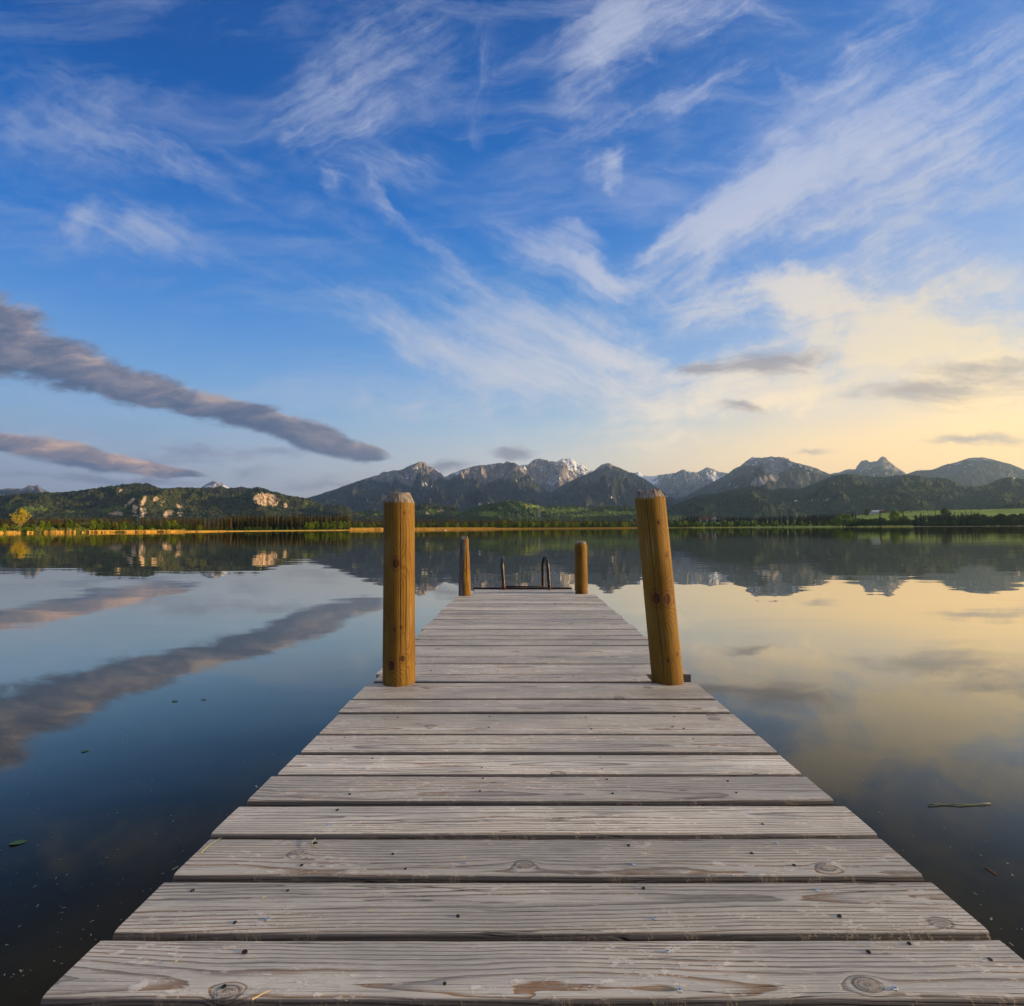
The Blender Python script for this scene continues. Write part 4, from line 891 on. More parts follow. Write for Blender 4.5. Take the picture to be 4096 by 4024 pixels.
# ------------------------------------------------------------------ trees
def mat_leaf(name, a, b, c3_, scale=.12):
    m, t, p = material(name); P = t.geo('Position'); r = t.info('Random')
    n = t.noise(P, scale, 4, .6); isl = t.geo('Random Per Island')
    c = t.mix((n.ss(.3, .7) * .6 + r * .5 + (isl - .5) * .5).clamp(), a, b); c = t.mix(((r * 7.3).m('FRACT')).ss(.7, 1) * .6, c, c3_)
    p(Base_Color=c, Roughness=.8, Specular_IOR_Level=.2, Transmission_Weight=0.0)
    tr = t.node('ShaderNodeBsdfTranslucent'); put(t.nt, tr.inputs[0], t.vm('MULTIPLY', c, (1.2, 1.25, .6)))
    mx = t.node('ShaderNodeMixShader'); mx.inputs[0].default_value = .3; b_ = t.nt.nodes['Principled BSDF']; o_ = t.nt.nodes['Material Output']
    t.nt.links.new(b_.outputs[0], mx.inputs[1]); t.nt.links.new(tr.outputs[0], mx.inputs[2]); t.nt.links.new(mx.outputs[0], o_.inputs[0]); return m
M_BARK = flat('bark', (0.10, 0.065, 0.04), .9)
M_BROAD = mat_leaf('spring_leaves', (0.07, 0.12, 0.014), (0.20, 0.27, 0.025), (0.24, 0.20, 0.025))
M_DARKL = mat_leaf('dark_leaves', (0.022, 0.045, 0.010), (0.07, 0.12, 0.018), (0.08, 0.085, 0.015))
M_GOLD = mat_leaf('golden_leaves', (0.40, 0.31, 0.02), (0.56, 0.43, 0.035), (0.5, 0.38, 0.03))
M_SAGE = mat_leaf('willow_leaves', (0.14, 0.17, 0.035), (0.28, 0.29, 0.07), (0.22, 0.25, 0.05))
M_FIR = mat_leaf('spruce_needles', (0.020, 0.025, 0.007), (0.12, 0.080, 0.014), (0.22, 0.11, 0.018))
M_FIRD = mat_leaf('dark_needles', (0.007, 0.013, 0.006), (0.022, 0.030, 0.010), (0.03, 0.028, 0.010))
rt = np.random.RandomState(21)
def limb(v, f, a, b, r0, r1, n=5):
    a, b = np.array(a, float), np.array(b, float); d = b - a; d /= np.linalg.norm(d) + 1e-9
    u = np.cross(d, [0.3, 0.9, .1]); u /= np.linalg.norm(u); w = np.cross(d, u); k = len(v)
    for p_, r in ((a, r0), (b, r1)):
        for i in range(n): q = 2 * math.pi * i / n; v.append(p_ + (u * math.cos(q) + w * math.sin(q)) * r)
    for i in range(n): f.append((k + i, k + (i + 1) % n, k + n + (i + 1) % n, k + n + i))
def leaves(centres, radii, per, size, squash=.8):
    C_ = np.repeat(centres, per, 0); R_ = np.repeat(radii, per)[:, None]
    d = rt.normal(size=C_.shape); d /= np.linalg.norm(d, axis=1, keepdims=True); p_ = C_ + d * R_ * rt.uniform(.45, 1.05, (len(C_), 1)) * [1, 1, squash]
    a = rt.normal(size=p_.shape); a /= np.linalg.norm(a, axis=1, keepdims=True); b = np.cross(a, rt.normal(size=p_.shape)); b /= np.linalg.norm(b, axis=1, keepdims=True)
    s_ = size * rt.uniform(.5, 1.3, (len(p_), 1)); V_ = np.stack([p_ - a * s_, p_ + b * s_ * .6, p_ + a * s_, p_ - b * s_ * .6], 1).reshape(-1, 3)
    return V_, np.arange(len(V_)).reshape(-1, 4)
def broad_meshes(h, w, n_clump, per, size, base=.12, limbs=7, vase=0.0, name='crown'):
    v = []; f = []; top = h * .55
    limb(v, f, (0, 0, -.5), (0, 0, h * .25), .035 * h, .024 * h, 7); limb(v, f, (0, 0, h * .25), (w * .04, 0, h * .6), .024 * h, .012 * h, 6); limb(v, f, (w * .04, 0, h * .6), (0, 0, h * .93), .012 * h, .003 * h, 4)
    cs = []; rs_ = []
    for k in range(n_clump):
        a = rt.uniform(0, 2 * math.pi); u = rt.uniform(0, 1); zc = base * h + (h * (1 - base)) * (.08 + .84 * u)
        prof = math.sin(math.pi * min(1, (u * .8 + .16))) ** .7 if not vase else (.25 + .75 * u ** .6) * (1 - max(0, u - .75) * 2.2)
        rr_ = w * .5 * prof * rt.uniform(.35, .92); cs.append((rr_ * math.cos(a), rr_ * math.sin(a), zc)); rs_.append(w * rt.uniform(.10, .19))
    for k in range(min(limbs, len(cs))):
        c = cs[k]; z0 = h * rt.uniform(.15, .45); m_ = (c[0] * .5, c[1] * .5, z0 + (c[2] - z0) * .6); limb(v, f, (0, 0, z0), m_, .014 * h, .008 * h, 4); limb(v, f, m_, c, .008 * h, .003 * h, 4)
    tm = mesh('trunk', v, f); lv, lf = leaves(np.array(cs), np.array(rs_), per, size); return tm, mesh(name, lv, lf)
def fir_meshes(h, w, tiers=17, per=9):
    v = []; f = []; limb(v, f, (0, 0, -.5), (0, 0, h * .5), .018 * h, .010 * h, 6); limb(v, f, (0, 0, h * .5), (0, 0, h), .010 * h, .001 * h, 5); tm = mesh('trunk', v, f)
    v = []; f = []
    for k in range(tiers):
        u = (k + rt.uniform(-.3, .3)) / tiers; z = h * (.07 + .91 * u); r = w * .5 * (1 - u) ** .82 * rt.uniform(.8, 1.12) + .02 * h
        for j in range(per):
            a = 2 * math.pi * (j + rt.uniform(-.4, .4)) / per; rr_ = r * rt.uniform(.6, 1.15); dz_ = -rr_ * rt.uniform(.15, .5); q = .30 * rr_ + .012 * h; b = len(v)
            ca, sa = math.cos(a), math.sin(a)
            v += [(0, 0, z + .03 * h), (ca * rr_ * .6 - sa * q, sa * rr_ * .6 + ca * q, z + dz_ * .5), (ca * rr_, sa * rr_, z + dz_), (ca * rr_ * .6 + sa * q, sa * rr_ * .6 - ca * q, z + dz_ * .5 - .01 * h)]; f.append((b, b + 1, b + 2, b + 3))
    v += [(-.01 * h, 0, .93 * h), (.01 * h, 0, .93 * h), (0, 0, 1.01 * h)]; f.append((len(v) - 3, len(v) - 2, len(v) - 1))
    return tm, mesh('crown', v, f)
def kit(name, meshes, mt, cat, n_var=3):
    out = []
    for tm, cm in meshes:
        cm = cm.copy(); tm = tm.copy(); cm.materials.append(mt); tm.materials.append(M_BARK); out.append((tm, cm))
    return dict(name=name, var=out, cat=cat)
_b = [broad_meshes(10, 8.5, 46, 46, .42) for _ in range(4)]; _f = [fir_meshes(14, 4.6) for _ in range(4)]; _w = [broad_meshes(4.5, 8.5, 40, 50, .34, base=.02, limbs=9) for _ in range(3)]
_tall = [broad_meshes(12, 6.5, 46, 46, .42) for _ in range(2)]
KB, KBD, KT, KS = kit('broadleaf_tree', _b, M_BROAD, 'tree'), kit('broadleaf_tree', _b, M_DARKL, 'tree'), kit('broadleaf_tree', _tall, M_BROAD, 'tree'), kit('willow_bush', _w, M_SAGE, 'bush')
KGB = kit('willow_bush', _w, M_BROAD, 'bush'); KF, KFD = kit('spruce_tree', _f, M_FIR, 'tree'), kit('spruce_tree', _f, M_FIRD, 'tree')
rp = random.Random(77); NT = [0]
HB = {'broadleaf_tree': 10, 'willow_bush': 4.5, 'spruce_tree': 14}
def plant(k, px, d, hgt, label, group=None, wide=1.0, dist=None):
    A = az_tan(px, 2105)[0]; r = dist or (float(shore(np.array([A]))[0]) + d); x, y = r * math.sin(A), r * math.cos(A)
    tm, cm = rp.choice(k['var']); base = 12.0 if k is KT else HB[k['name']]; s_ = hgt / base
    root = empty(k['name'], (x, y, float(ground_z(np.array([x]), np.array([y]))[0]) - .05), rp.uniform(0, 6.28)); root.scale = (s_ * wide * math.cos(A) ** .6, s_ * wide * math.cos(A) ** .6, s_)
    tag(root, label, k['cat'], group)
    for me, n_ in ((tm, 'trunk'), (cm, 'crown')):
        c = bpy.data.objects.new(n_, me); c.parent = root; COL.objects.link(c)
    NT[0] += 1; return root
def tree_h(px, py_top, d):                   # the height that reaches a pixel row from that distance
    A, tn = az_tan(px, py_top); r = float(shore(np.array([A]))[0]) + d; g = float(ground_z(np.array([r * math.sin(A)]), np.array([r * math.cos(A)]))[0])
    return max(2.0, CAM.z + tn * r - g)
cy1 = lambda y: 1760 + y / Q

# the golden willow and the bushes of the left shore
gv, gf = [], []
limb(gv, gf, (0, 0, -.5), (0, 0, 2.6), .34, .26, 8); gc = []; gr = []
for k in range(30):
    a = 2 * math.pi * k / 30 * 3.7; sp = rt.uniform(.15, 1); tip = np.array([math.cos(a) * 5.9 * sp, math.sin(a) * 5.9 * sp, 13.6 - 5.2 * sp ** 2.2 * rt.uniform(.7, 1.3)])
    m1_ = np.array([tip[0] * .28, tip[1] * .28, 5.6]); limb(gv, gf, (0, 0, 2.3), m1_, .14, .09, 5); limb(gv, gf, m1_, tip, .09, .02, 4)
    for u in (.25, .45, .65, .85, 1.0, 1.05): gc.append(m1_ + (tip - m1_) * u + rt.normal(size=3) * .45); gr.append(.55 + .5 * rt.rand())
gt_ = mesh('trunk', gv, gf); gt_.materials.append(flat('golden_bark', (0.34, 0.22, 0.07), .8)); lv, lf = leaves(np.array(gc), np.array(gr), 34, .20); gl = mesh('crown', lv, lf); gl.materials.append(M_GOLD)
A = az_tan(82, 2105)[0]; r = float(shore(np.array([A]))[0]) + 18; x, y = r * math.sin(A), r * math.cos(A)
root = empty('willow_tree', (x, y, float(ground_z(np.array([x]), np.array([y]))[0]))); root.scale = (.60, .60, .78); tag(root, 'tall golden willow with spreading bare limbs at the far left shore', 'tree')
for me, n_ in ((gt_, 'trunk'), (gl, 'crown')): c = bpy.data.objects.new(n_, me); c.parent = root; COL.objects.link(c)

named = [(KB, 132, 592, 14, 1.0, 'small round green tree just right of the golden willow'), (KB, 167, 570, 20, .8, 'slim yellow green tree in the gap right of the golden willow'), (KT, 194, 573, 20, .8, 'narrow light green tree, second right of the golden willow'),
         (KB, 246, 585, 22, 1.0, 'squat dark green tree behind the left reed bed'), (KT, 279, 557, 20, 1.0, 'bright green tree standing tallest over the first reed bed'), (KB, 308, 590, 20, 1.0, 'low grey green tree beside the bright green tallest one'),
         (KS, 335, 582, 18, 1.0, 'brownish budding tree behind the reeds'), (KT, 372, 558, 10, 1.0, 'broad dark green tree at the waterside between two reed beds'), (KT, 398, 556, 12, 1.0, 'broad green tree joined to its dark neighbour at the waterside'),
         (KT, 432, 572, 14, 1.0, 'rounded green tree at the start of the long reed bed'), (KB, 462, 580, 18, .8, 'small green tree in front of the brown spruces'), (KT, 495, 575, 16, 1.0, 'full green tree leaning right behind the long reed bed'),
         (KB, 562, 600, 24, 1.0, 'low dark green tree in the middle of the long reed bed'), (KT, 672, 570, 30, 1.2, 'wide dark green tree under the pale cliff'), (KT, 700, 566, 30, 1.1, 'taller leafy tree right beside the wide dark one'), (KB, 800, 598, 24, .9, 'small olive tree before the dark spruce wood'),
         (KB, 20, 590, 20, 1.2, 'yellow green tree at the left picture edge'), (KS, 60, 600, 8, 1.2, 'golden bush at the foot of the big willow')]
for k, px, cy, d, wd, lb in named: plant(k, px, d, tree_h(px, cy1(cy) - (2 if k is not KS else 0), d), lb, None, wd)
for px, cy, wd, lb in [(12, 618, 1.0, 'round green willow bush at the left edge of the reeds'), (78, 628, .9, 'small willow bush between two reed tufts'), (112, 616, 1.1, 'grey green willow bush with a wide low crown, nearest the waterline'), (150, 618, 1.2, 'pale olive willow bush after the first reed gap'),
                       (172, 624, .9, 'small olive willow bush leaning over the waterline'), (210, 618, 1.2, 'wide sage willow bush before the reed bed'), (250, 620, 1.0, 'low sage willow bush above the reed bed'), (275, 620, 1.0, 'sage willow bush under the bright green tallest tree'),
                       (306, 622, .9, 'dull olive bush at the end of the reed bed'), (330, 618, 1.1, 'brown green bush hanging over the water'), (350, 626, .8, 'low scrubby bush beside the dark waterside tree'), (610, 622, .8, 'small bush at the reed edge under the cliff'), (735, 632, .6, 'last low bush at the tip of the reeds')]:
    plant(KS if px % 4 else KGB, px, .5, tree_h(px, cy1(cy) - 1, .5), lb, 'willow bushes on the left shore', wd)

def row(k, x0, x1, n, d0, d1, top0, top1, label, group, wide=(.8, 1.15), jit=5):
    for i in range(n):
        px = x0 + (x1 - x0) * (i + rp.uniform(.1, .9)) / n; d = rp.uniform(d0, d1); tp = top0 + (top1 - top0) * (px - x0) / (x1 - x0) + rp.uniform(-jit, jit)
        plant(k, px, d, tree_h(px, tp, d), label, group, rp.uniform(*wide))
# front rows of the far woods (full-frame pixel columns, rows of the tree tops)
row(KF, 150, 930, 44, 45, 75, 2072, 2066, 'brown tipped spruce in the row behind the left shore bushes', 'spruces behind the left shore', jit=4)
row(KFD, 930, 1390, 40, 40, 90, 2058, 2056, 'tall dark spruce in the wood left of the near left post', 'dark spruces left of the near post', jit=6)
row(KT, 1215, 1400, 14, 22, 40, 2082, 2086, 'light green tree at the foot of the dark spruce wood', 'light trees below the dark spruce wood', jit=5)
row(KF, 1395, 2010, 52, 55, 100, 2077, 2074, 'sunlit spruce in the even row over the golden reed strip', 'spruces over the golden reed strip', jit=5)
row(KB, 1400, 2010, 22, 40, 55, 2092, 2090, 'small bright tree in front of the even spruce row', 'small bright trees before the spruce row', jit=4)
row(KF, 2010, 2450, 32, 60, 110, 2074, 2074, 'spruce in the row between the ladder and the far right post', 'spruces past the far right post', jit=4)
row(KB, 2010, 2540, 24, 30, 55, 2086, 2086, 'leafy tree at the edge of the wood right of the ladder', 'leafy trees right of the ladder', jit=5)
row(KFD, 2440, 2760, 16, 90, 130, 2074, 2073, 'dark spruce in the clump at the near right post', 'dark spruces at the near right post', jit=3)
row(KB, 2680, 2990, 20, 18, 60, 2088, 2088, 'rounded tree on the shore below the white farmhouse', 'rounded trees below the farmhouse', jit=7)
row(KBD, 2830, 3020, 8, 25, 40, 2088, 2086, 'dark rounded tree on the shore right of the farmhouse', 'dark trees right of the farmhouse', jit=4)
row(KFD, 3030, 3330, 22, 90, 150, 2066, 2052, 'tall dark spruce of the wood right of the farmhouse', 'dark spruces right of the farmhouse', jit=5)
for px, cy, lb in [(3019, 575, 'bright round tree on the shore, first right of the farmhouse trees'), (3052, 580, 'bright round tree standing beside a dark one on the open shore'), (3172, 582, 'lone round bright tree on the open green strip'), (3215, 582, 'lone pointed green tree on the open strip'),
                   (3105, 572, 'thin grey green tree on the open green strip'), (3132, 590, 'smallest sapling on the open green strip')]:
    plant(KT if 'pointed' in lb else KB, px, 22, tree_h(px, cy1(cy) - 2, 22), lb)
row(KB, 3325, 3400, 5, 15, 40, 2070, 2052, 'tall green tree at the end of the open strip', 'green trees at the end of the open strip', jit=5)
row(KFD, 3385, 3430, 5, 30, 60, 2044, 2040, 'tall brown spruce left of the lower field', 'brown spruces left of the lower field', jit=3)
row(KBD, 3415, 3500, 5, 12, 30, 2076, 2074, 'rounded dark bush tree under the lower field', 'dark trees under the lower field', jit=3)
for px, cy, k, d, lb in [(3470, 484, KBD, 620, 'round dark green tree alone on the upper field beside the farm'), (3522, 502, KFD, 60, 'tallest black spruce in front of the white farm'), (3582, 492, KB, 150, 'big leafy tree between the two fields'), (3614, 488, KFD, 160, 'dark pointed spruce beside the big leafy tree'), (3784, 476, KBD, 260, 'large dark round tree breaking the upper field'),
                         (3919, 515, KB, 60, 'green tree in front of the bright right field')]: plant(k, px, d, tree_h(px, cy1(cy), d), lb)
row(KBD, 3500, 3660, 10, 12, 40, 2074, 2074, 'dark leafy tree on the shore below the white farm', 'dark trees below the white farm', jit=8)
row(KFD, 3655, 3920, 26, 20, 60, 2054, 2046, 'black spruce of the tall wood at the right shore', 'black spruces at the right shore', jit=8)
row(KBD, 3900, 4110, 14, 15, 45, 2060, 2056, 'dark leafy tree at the right picture edge shore', 'dark trees at the right edge', jit=6)

# the woods behind the front rows read as one mass
def forest(specs, mt, label):
    V_ = []; F_ = []; b = 0; base = []
    for tm, cm in _f:
        n = len(cm.vertices); co = np.empty(n * 3, np.float32); cm.vertices.foreach_get('co', co); co = co.reshape(-1, 3)[:-3]; base.append(co)
    for (x0, x1, n, d0, d1, t0, t1, jit) in specs:
        for i in range(n):
            px = rp.uniform(x0, x1); d = rp.uniform(d0, d1); tp = t0 + (t1 - t0) * (px - x0) / (x1 - x0) + abs(rp.gauss(0, jit)); hh = tree_h(px, tp, d)
            A = az_tan(px, 2105)[0]; r = float(shore(np.array([A]))[0]) + d; x, y = r * math.sin(A), r * math.cos(A); g = float(ground_z(np.array([x]), np.array([y]))[0])
            co = base[rp.randrange(4)]; a = rp.uniform(0, 6.28); s_ = hh / 14; w = s_ * rp.uniform(.85, 1.3)
            q = np.stack([(co[:, 0] * math.cos(a) - co[:, 1] * math.sin(a)) * w + x, (co[:, 0] * math.sin(a) + co[:, 1] * math.cos(a)) * w + y, co[:, 2] * s_ + g], -1)
            V_.append(q); F_.append(np.arange(len(q)).reshape(-1, 4) + b); b += len(q)
    o = link('forest', mesh('forest', np.concatenate(V_), np.concatenate(F_)), mt); tag(o, label, None, None, 'stuff')
forest([(-500, 900, 420, 60, 220, 2074, 2067, 4), (900, 1400, 260, 70, 200, 2060, 2057, 5), (1380, 2020, 300, 90, 260, 2078, 2075, 4), (2000, 2560, 240, 90, 260, 2075, 2076, 4)], M_FIR, 'brown green spruce woods behind the reeds')
forest([(2540, 2760, 70, 110, 220, 2076, 2074, 3), (2730, 3060, 170, 180, 330, 2062, 2066, 3), (3030, 3400, 200, 120, 300, 2066, 2050, 5), (3660, 3940, 90, 40, 110, 2058, 2050, 6), (3900, 4800, 200, 30, 110, 2060, 2056, 5), (3590, 3700, 14, 760, 900, 2040, 2040, 3),
        (3700, 3790, 26, 700, 860, 2036, 2034, 4), (3800, 3870, 14, 720, 860, 2038, 2038, 5), (3885, 3930, 14, 720, 860, 2032, 2032, 3), (2700, 2760, 20, 40, 90, 2084, 2082, 3)], M_FIRD, 'dark spruce woods on the right shore')
def leafy(specs, mt, label):
    V_ = []; F_ = []; b = 0
    tmp = []
    for tm, cm in _b:
        n = len(cm.vertices); co = np.empty(n * 3, np.float32); cm.vertices.foreach_get('co', co); tmp.append(co.reshape(-1, 4, 3)[::3].reshape(-1, 3))
    for (x0, x1, n, d0, d1, t0, t1, jit) in specs:
        for i in range(n):
            px = rp.uniform(x0, x1); d = rp.uniform(d0, d1); tp = t0 + (t1 - t0) * (px - x0) / (x1 - x0) + abs(rp.gauss(0, jit)); hh = tree_h(px, tp, d)
            A = az_tan(px, 2105)[0]; r = float(shore(np.array([A]))[0]) + d; x, y = r * math.sin(A), r * math.cos(A); g = float(ground_z(np.array([x]), np.array([y]))[0])
            co = tmp[rp.randrange(4)]; a = rp.uniform(0, 6.28); s_ = hh / 10; w = s_ * rp.uniform(.9, 1.3)
            q = np.stack([(co[:, 0] * math.cos(a) - co[:, 1] * math.sin(a)) * w + x, (co[:, 0] * math.sin(a) + co[:, 1] * math.cos(a)) * w + y, co[:, 2] * s_ + g], -1)
            V_.append(q); F_.append(np.arange(len(q)).reshape(-1, 4) + b); b += len(q)
    o = link('undergrowth', mesh('undergrowth', np.concatenate(V_), np.concatenate(F_)), mt); tag(o, label, None, None, 'stuff')
leafy([(-400, 760, 130, 22, 45, 2094, 2092, 5), (760, 1400, 70, 26, 38, 2106, 2104, 4), (1400, 2560, 130, 36, 60, 2096, 2093, 4), (2680, 3020, 70, 14, 60, 2094, 2092, 5), (3020, 3420, 24, 60, 80, 2088, 2080, 3), (3400, 3660, 40, 14, 60, 2082, 2078, 5), (3640, 4500, 90, 12, 40, 2078, 2074, 8),
       (3540, 3700, 30, 640, 760, 2046, 2044, 3), (3700, 3860, 20, 640, 760, 2046, 2044, 3), (3420, 3560, 16, 120, 160, 2072, 2072, 3), (3600, 4500, 60, 300, 312, 2066, 2064, 2), (3560, 3900, 26, 430, 445, 2060, 2058, 1.5)], M_DARKL, 'dark green undergrowth along the far shore')

# reeds
def reeds():
    R = np.random.RandomState(4); V_ = []; segs = [(-600, 84, 12, 1.0), (110, 118, 1, .8), (122, 134, 3, .8), (178, 304, 26, 1.0), (330, 345, 3, .7), (358, 444, 20, .95), (443, 735, 60, .95), (735, 900, 26, .55), (900, 1400, 40, .32), (1400, 1520, 34, 1.8), (1520, 1980, 110, 1.8), (1980, 2545, 100, 1.3), (2680, 2990, 22, .3), (3400, 3640, 14, .25)]
    for (x0, x1, n, hh) in segs:
        n *= 260; px = R.uniform(x0, x1, n); A = np.interp(px, [-700, 0, 1000, 2048, 3000, 4096], [az_tan(q, 2105)[0] for q in (-700, 0, 1000, 2048, 3000, 4096)]) if False else np.arctan((px - 2048) / FL) - YAW
        r = shore(A) + R.uniform(-2.5, 5.0, n) + fbm(A * 300, A * 0, 3) * 2; x, y = r * np.sin(A), r * np.cos(A); h = (1.05 + fbm(A * 500, A * 0 + 4, 3) * .6) * hh * R.uniform(.7, 1.15, n); w = R.uniform(.03, .07, n) * (r / 350)
        lx = R.normal(0, .12, n); z0 = np.full(n, -.1); c_, s_ = np.cos(A), -np.sin(A)
        q = np.stack([np.stack([x - w * c_, y - w * s_, z0], -1), np.stack([x + w * c_, y + w * s_, z0], -1), np.stack([x + w * .5 * c_ + lx, y + w * .5 * s_, h], -1), np.stack([x - w * .5 * c_ + lx, y - w * .5 * s_, h], -1)], 1); V_.append(q.reshape(-1, 3))
    V_ = np.concatenate(V_); m, t, p = material('dry_reeds'); i = t.geo('Random Per Island'); c = t.mix(i, (0.55, 0.30, 0.04), (0.78, 0.50, 0.12)); p(Base_Color=c, Roughness=.9, Specular_IOR_Level=.1)
    o = link('reeds', mesh('reeds', V_, np.arange(len(V_)).reshape(-1, 4)), m); tag(o, 'golden dry reeds along the far waterline', None, None, 'stuff')
reeds()

# ------------------------------------------------------------------ buildings, pylon, birds
M_WHITE = flat('white_render', (0.80, 0.74, 0.64), .9); M_ROOF = flat('clay_tiles', (0.26, 0.09, 0.045), .8); M_TIMBER = flat('brown_timber', (0.20, 0.09, 0.035), .8); M_GLASS = flat('window_glass', (0.03, 0.04, 0.05), .1); M_PALE = flat('pale_roof', (0.60, 0.56, 0.52), .6)
def bm_obj(name, bm, mt, parent):
    bmesh.ops.recalc_face_normals(bm, faces=bm.faces); me = bpy.data.meshes.new(name); bm.to_mesh(me); bm.free(); return link(name, me, mt, parent)
def house(name, loc, rz, w, l, hw, hr, label, cat, wall=M_WHITE, roof=M_ROOF, wins=(3, 2), gable=M_TIMBER, s=1.0):
    root = empty(name, loc, rz); tag(root, label, cat)
    bm = bmesh.new(); P_ = [(-w / 2, 0), (w / 2, 0), (w / 2, hw), (0, hw + hr), (-w / 2, hw)]
    a = [bm.verts.new((x, -l / 2, z - (.8 if z == 0 else 0))) for x, z in P_]; b = [bm.verts.new((x, l / 2, z - (.8 if z == 0 else 0))) for x, z in P_]
    bm.faces.new(a); bm.faces.new(b[::-1])
    for i in range(5): bm.faces.new((a[i], a[(i + 1) % 5], b[(i + 1) % 5], b[i]))
    bm_obj('wall', bm, wall, root)
    e = .9; k = hr / (w / 2); bm = bmesh.new()
    for sgn in (-1, 1):
        q = [(0, hw + hr + .06), (sgn * (w / 2 + e), hw - e * k + .06), (sgn * (w / 2 + e), hw - e * k + .36), (0, hw + hr + .40)]
        a = [bm.verts.new((x, -l / 2 - e, z)) for x, z in q]; b = [bm.verts.new((x, l / 2 + e, z)) for x, z in q]; bm.faces.new(a); bm.faces.new(b[::-1])
        for i in range(4): bm.faces.new((a[i], a[(i + 1) % 4], b[(i + 1) % 4], b[i]))
    rf = bm_obj('roof', bm, roof, root); bm = bmesh.new(); bmesh.ops.create_cube(bm, size=1, matrix=Matrix.Translation((w * .18, l * .15, hw + hr * .9)) @ Matrix.Diagonal((.8, .8, 2.2, 1))); bm_obj('chimney', bm, wall, rf)
    nw, nf = wins
    def win(x, y, z, rot):
        for nm, sz, mt, pr in (('window', (1.3, .10, 1.5), M_TIMBER, .0), ('pane', (1.0, .06, 1.2), M_GLASS, .05)):
            bm = bmesh.new(); bmesh.ops.create_cube(bm, size=1, matrix=Matrix.Diagonal((*sz, 1))); o_ = bm_obj(nm, bm, mt, root if nm == 'window' else o_w)
            if nm == 'window': o_.location = (x, y, z); o_.rotation_euler = (0, 0, rot); o_w = o_
            else: o_.location = (0, -.05, 0)
    for fl_i in range(nf):
        for i in range(nw): win(-w / 2 + w * (i + .5) / nw, -l / 2 - .03, 1.6 + fl_i * 2.8, 0)
        for i in range(max(2, int(l / 4))): win(w / 2 + .03, -l / 2 + l * (i + .5) / max(2, int(l / 4)), 1.6 + fl_i * 2.8, math.pi / 2)
    bm = bmesh.new(); bmesh.ops.create_cube(bm, size=1, matrix=Matrix.Translation((0, -l / 2 - .5, 3.1)) @ Matrix.Diagonal((w * .9, 1.0, .9, 1))); bm_obj('balcony', bm, gable, root) if nf > 1 else bm.free()
    bm = bmesh.new(); bmesh.ops.create_cube(bm, size=1, matrix=Matrix.Translation((w * .25, -l / 2 - .06, 1.0)) @ Matrix.Diagonal((1.1, .1, 2.1, 1))); bm_obj('door', bm, M_TIMBER, root)
    return root
def gl_(px, r):
    A = az_tan(px, 2105)[0]; x, y = r * math.sin(A), r * math.cos(A); return (x, y, float(ground_z(np.array([x]), np.array([y]))[0]))
def raised(px, py, r):                       # terrace level so that the base shows above the shore trees
    x, y, z = gl_(px, r); return (x, y, z)
house('farmhouse', raised(2857, 2086, 1165), -.25, 11, 16, 6.5, 3.6, 'large white gabled farmhouse with a red brown roof among trees across the lake', 'house')
house('farmhouse', raised(2826, 2086, 1172), 1.25, 10, 26, 4.5, 3.6, 'long low wing with a red roof left of the white gable', 'house', wins=(3, 1))
house('barn', raised(2882, 2084, 1158), -.15, 8, 12, 5.5, 2.6, 'small timber gable right of the white farmhouse', 'barn', wall=M_TIMBER, wins=(2, 1))
house('farmhouse', raised(3514, 2054, 1800), 1.3, 12, 30, 5.0, 3.6, 'long white farm with a pale roof on the upper field', 'house', roof=M_PALE, wins=(3, 1))
house('barn', raised(3536, 2054, 1785), -.1, 13, 16, 6.0, 3.6, 'brown timber barn at the right end of the long white farm', 'barn', wall=M_TIMBER, wins=(2, 1))
house('cottage', raised(3486, 2052, 1790), -.3, 10, 12, 4.0, 3.2, 'small cottage with a red roof left of the long white farm', 'house', wins=(2, 1))
house('cottage', raised(3428, 2069, 1240), -.1, 9, 10, 4.2, 3.0, 'small sunlit cottage behind the brown spruces at the lower field', 'house', wins=(2, 1))
p0 = on_hill('h3', 1919, 2021)
house('chapel', tuple(p0 + Vector((0, 0, .5))), -.2, 9, 12, 7, 5, 'tiny white chapel with a red roof on the wooded ridge', 'chapel', wins=(2, 1))
# ruin on the right ridge
p0 = on_hill('h5', 4034, 1910)
ruin = empty('castle_ruin', tuple(p0 - Vector((0, 0, 1)))); tag(ruin, 'small pale castle ruin on the right wooded ridge', 'castle ruin'); M_RUIN = flat('ruin_stone', (0.5, 0.45, 0.4), .9)
for (x, w, h, nm) in ((0, 9, 24, 'tower'), (14, 20, 11, 'wall')):
    bm = bmesh.new(); bmesh.ops.create_cube(bm, size=1, matrix=Matrix.Translation((x, 0, h / 2)) @ Matrix.Diagonal((w, 9, h, 1)))
    bmesh.ops.subdivide_edges(bm, edges=bm.edges, cuts=4)
    for v_ in bm.verts:
        if v_.co.z > h * .95: v_.co.z -= 3.5 * abs(math.sin(v_.co.x * 1.9 + v_.co.y))
    bm_obj(nm, bm, M_RUIN, ruin)
p0 = on_hill('h5', 4050, 1916); house('guesthouse', tuple(p0), .2, 12, 20, 7, 5, 'sunlit white house just right of the ruin on the ridge', 'house', wins=(3, 1))
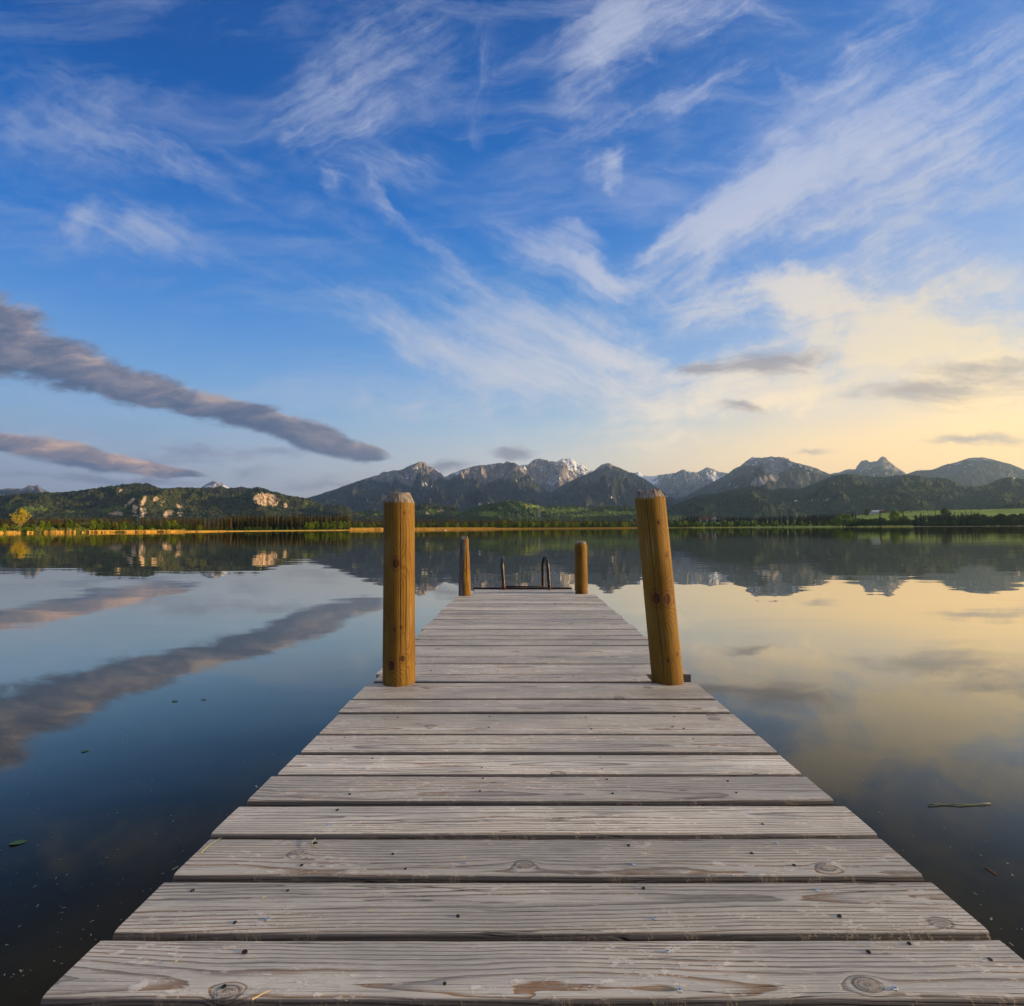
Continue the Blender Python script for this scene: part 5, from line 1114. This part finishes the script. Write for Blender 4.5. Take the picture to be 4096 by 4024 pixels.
# pylon
p0 = on_hill('h3', 2157, 2070); M_PYL = flat('pylon_steel', (0.45, 0.44, 0.40), .6)
bm = bmesh.new()
def bar(a, b, r=.28):
    a, b = Vector(a), Vector(b); d = b - a; mtx = Matrix.Translation((a + b) / 2) @ d.to_track_quat('Z', 'Y').to_matrix().to_4x4() @ Matrix.Diagonal((r, r, d.length, 1)); bmesh.ops.create_cube(bm, size=1, matrix=mtx)
hp = 44
lv_ = [0, 9, 17, 24, 30, 35, 40, 44]; wd_ = [4.2, 3.4, 2.7, 2.1, 1.6, 1.2, .8, .2]
for (z0, w0), (z1, w1) in zip(zip(lv_, wd_), list(zip(lv_, wd_))[1:]):
    c0 = [(sx * w0, sy * w0, z0) for sx, sy in ((-1, -1), (1, -1), (1, 1), (-1, 1))]; c1_ = [(sx * w1, sy * w1, z1) for sx, sy in ((-1, -1), (1, -1), (1, 1), (-1, 1))]
    for i in range(4): bar(c0[i], c1_[i], .35); bar(c0[i], c1_[(i + 1) % 4]); bar(c0[(i + 1) % 4], c1_[i]); bar(c1_[i], c1_[(i + 1) % 4])
for z_, w_ in ((24, 9), (31, 12), (38, 7)): bar((-w_, 0, z_), (w_, 0, z_), .45); bar((-w_, 0, z_), (0, 0, z_ + 2.5)); bar((w_, 0, z_), (0, 0, z_ + 2.5))
me = bpy.data.meshes.new('pylon'); bm.to_mesh(me); bm.free(); o = link('power_pylon', me, M_PYL); o.location = p0; tag(o, 'lattice power pylon standing on the green hills above the shore wood', 'pylon')
# swans
M_SWAN = flat('white_feathers', (0.8, 0.8, 0.78), .8); M_BEAK = flat('beak', (0.6, 0.2, 0.04), .5)
def swan(px, r, rz, label):
    bm = bmesh.new(); pts = [((-.55, 0, .20), .03), ((-.40, 0, .16), .13), ((-.15, 0, .13), .20), ((.10, 0, .12), .20), ((.28, 0, .16), .14), ((.37, 0, .30), .07), ((.34, 0, .48), .045), ((.36, 0, .64), .045), ((.44, 0, .72), .06), ((.54, 0, .70), .045)]
    v = []; f = []; n = 12
    for k, (p_, r_) in enumerate(pts):
        a = Vector(pts[max(0, k - 1)][0]); b = Vector(pts[min(len(pts) - 1, k + 1)][0]); d = (b - a).normalized(); u = Vector((0, 1, 0)); w = d.cross(u)
        v += [tuple(Vector(p_) + (u * math.cos(2 * math.pi * i / n) + w * math.sin(2 * math.pi * i / n)) * r_) for i in range(n)]
    for k in range(len(pts) - 1):
        for i in range(n): f.append((k * n + i, k * n + (i + 1) % n, (k + 1) * n + (i + 1) % n, (k + 1) * n + i))
    f.append(tuple(range(n))); f.append(tuple((len(pts) - 1) * n + i for i in range(n))); bm.free()
    A = az_tan(px, 2105)[0]; root = empty('swan', (r * math.sin(A), r * math.cos(A), 0), rz); tag(root, label, 'swan'); link('body', mesh('body', v, f), M_SWAN, root, True)
    bk = mesh('beak', [(.57, -.02, .70), (.57, .02, .70), (.68, 0, .66), (.57, 0, .725)], [(0, 1, 2), (1, 3, 2), (3, 0, 2), (0, 3, 1)]); link('beak', bk, M_BEAK, root)
swan(1782, 300, .3, 'white swan out on the water before the reed strip'); swan(1735, 470, 2.9, 'smaller looking white swan close against the reed strip')
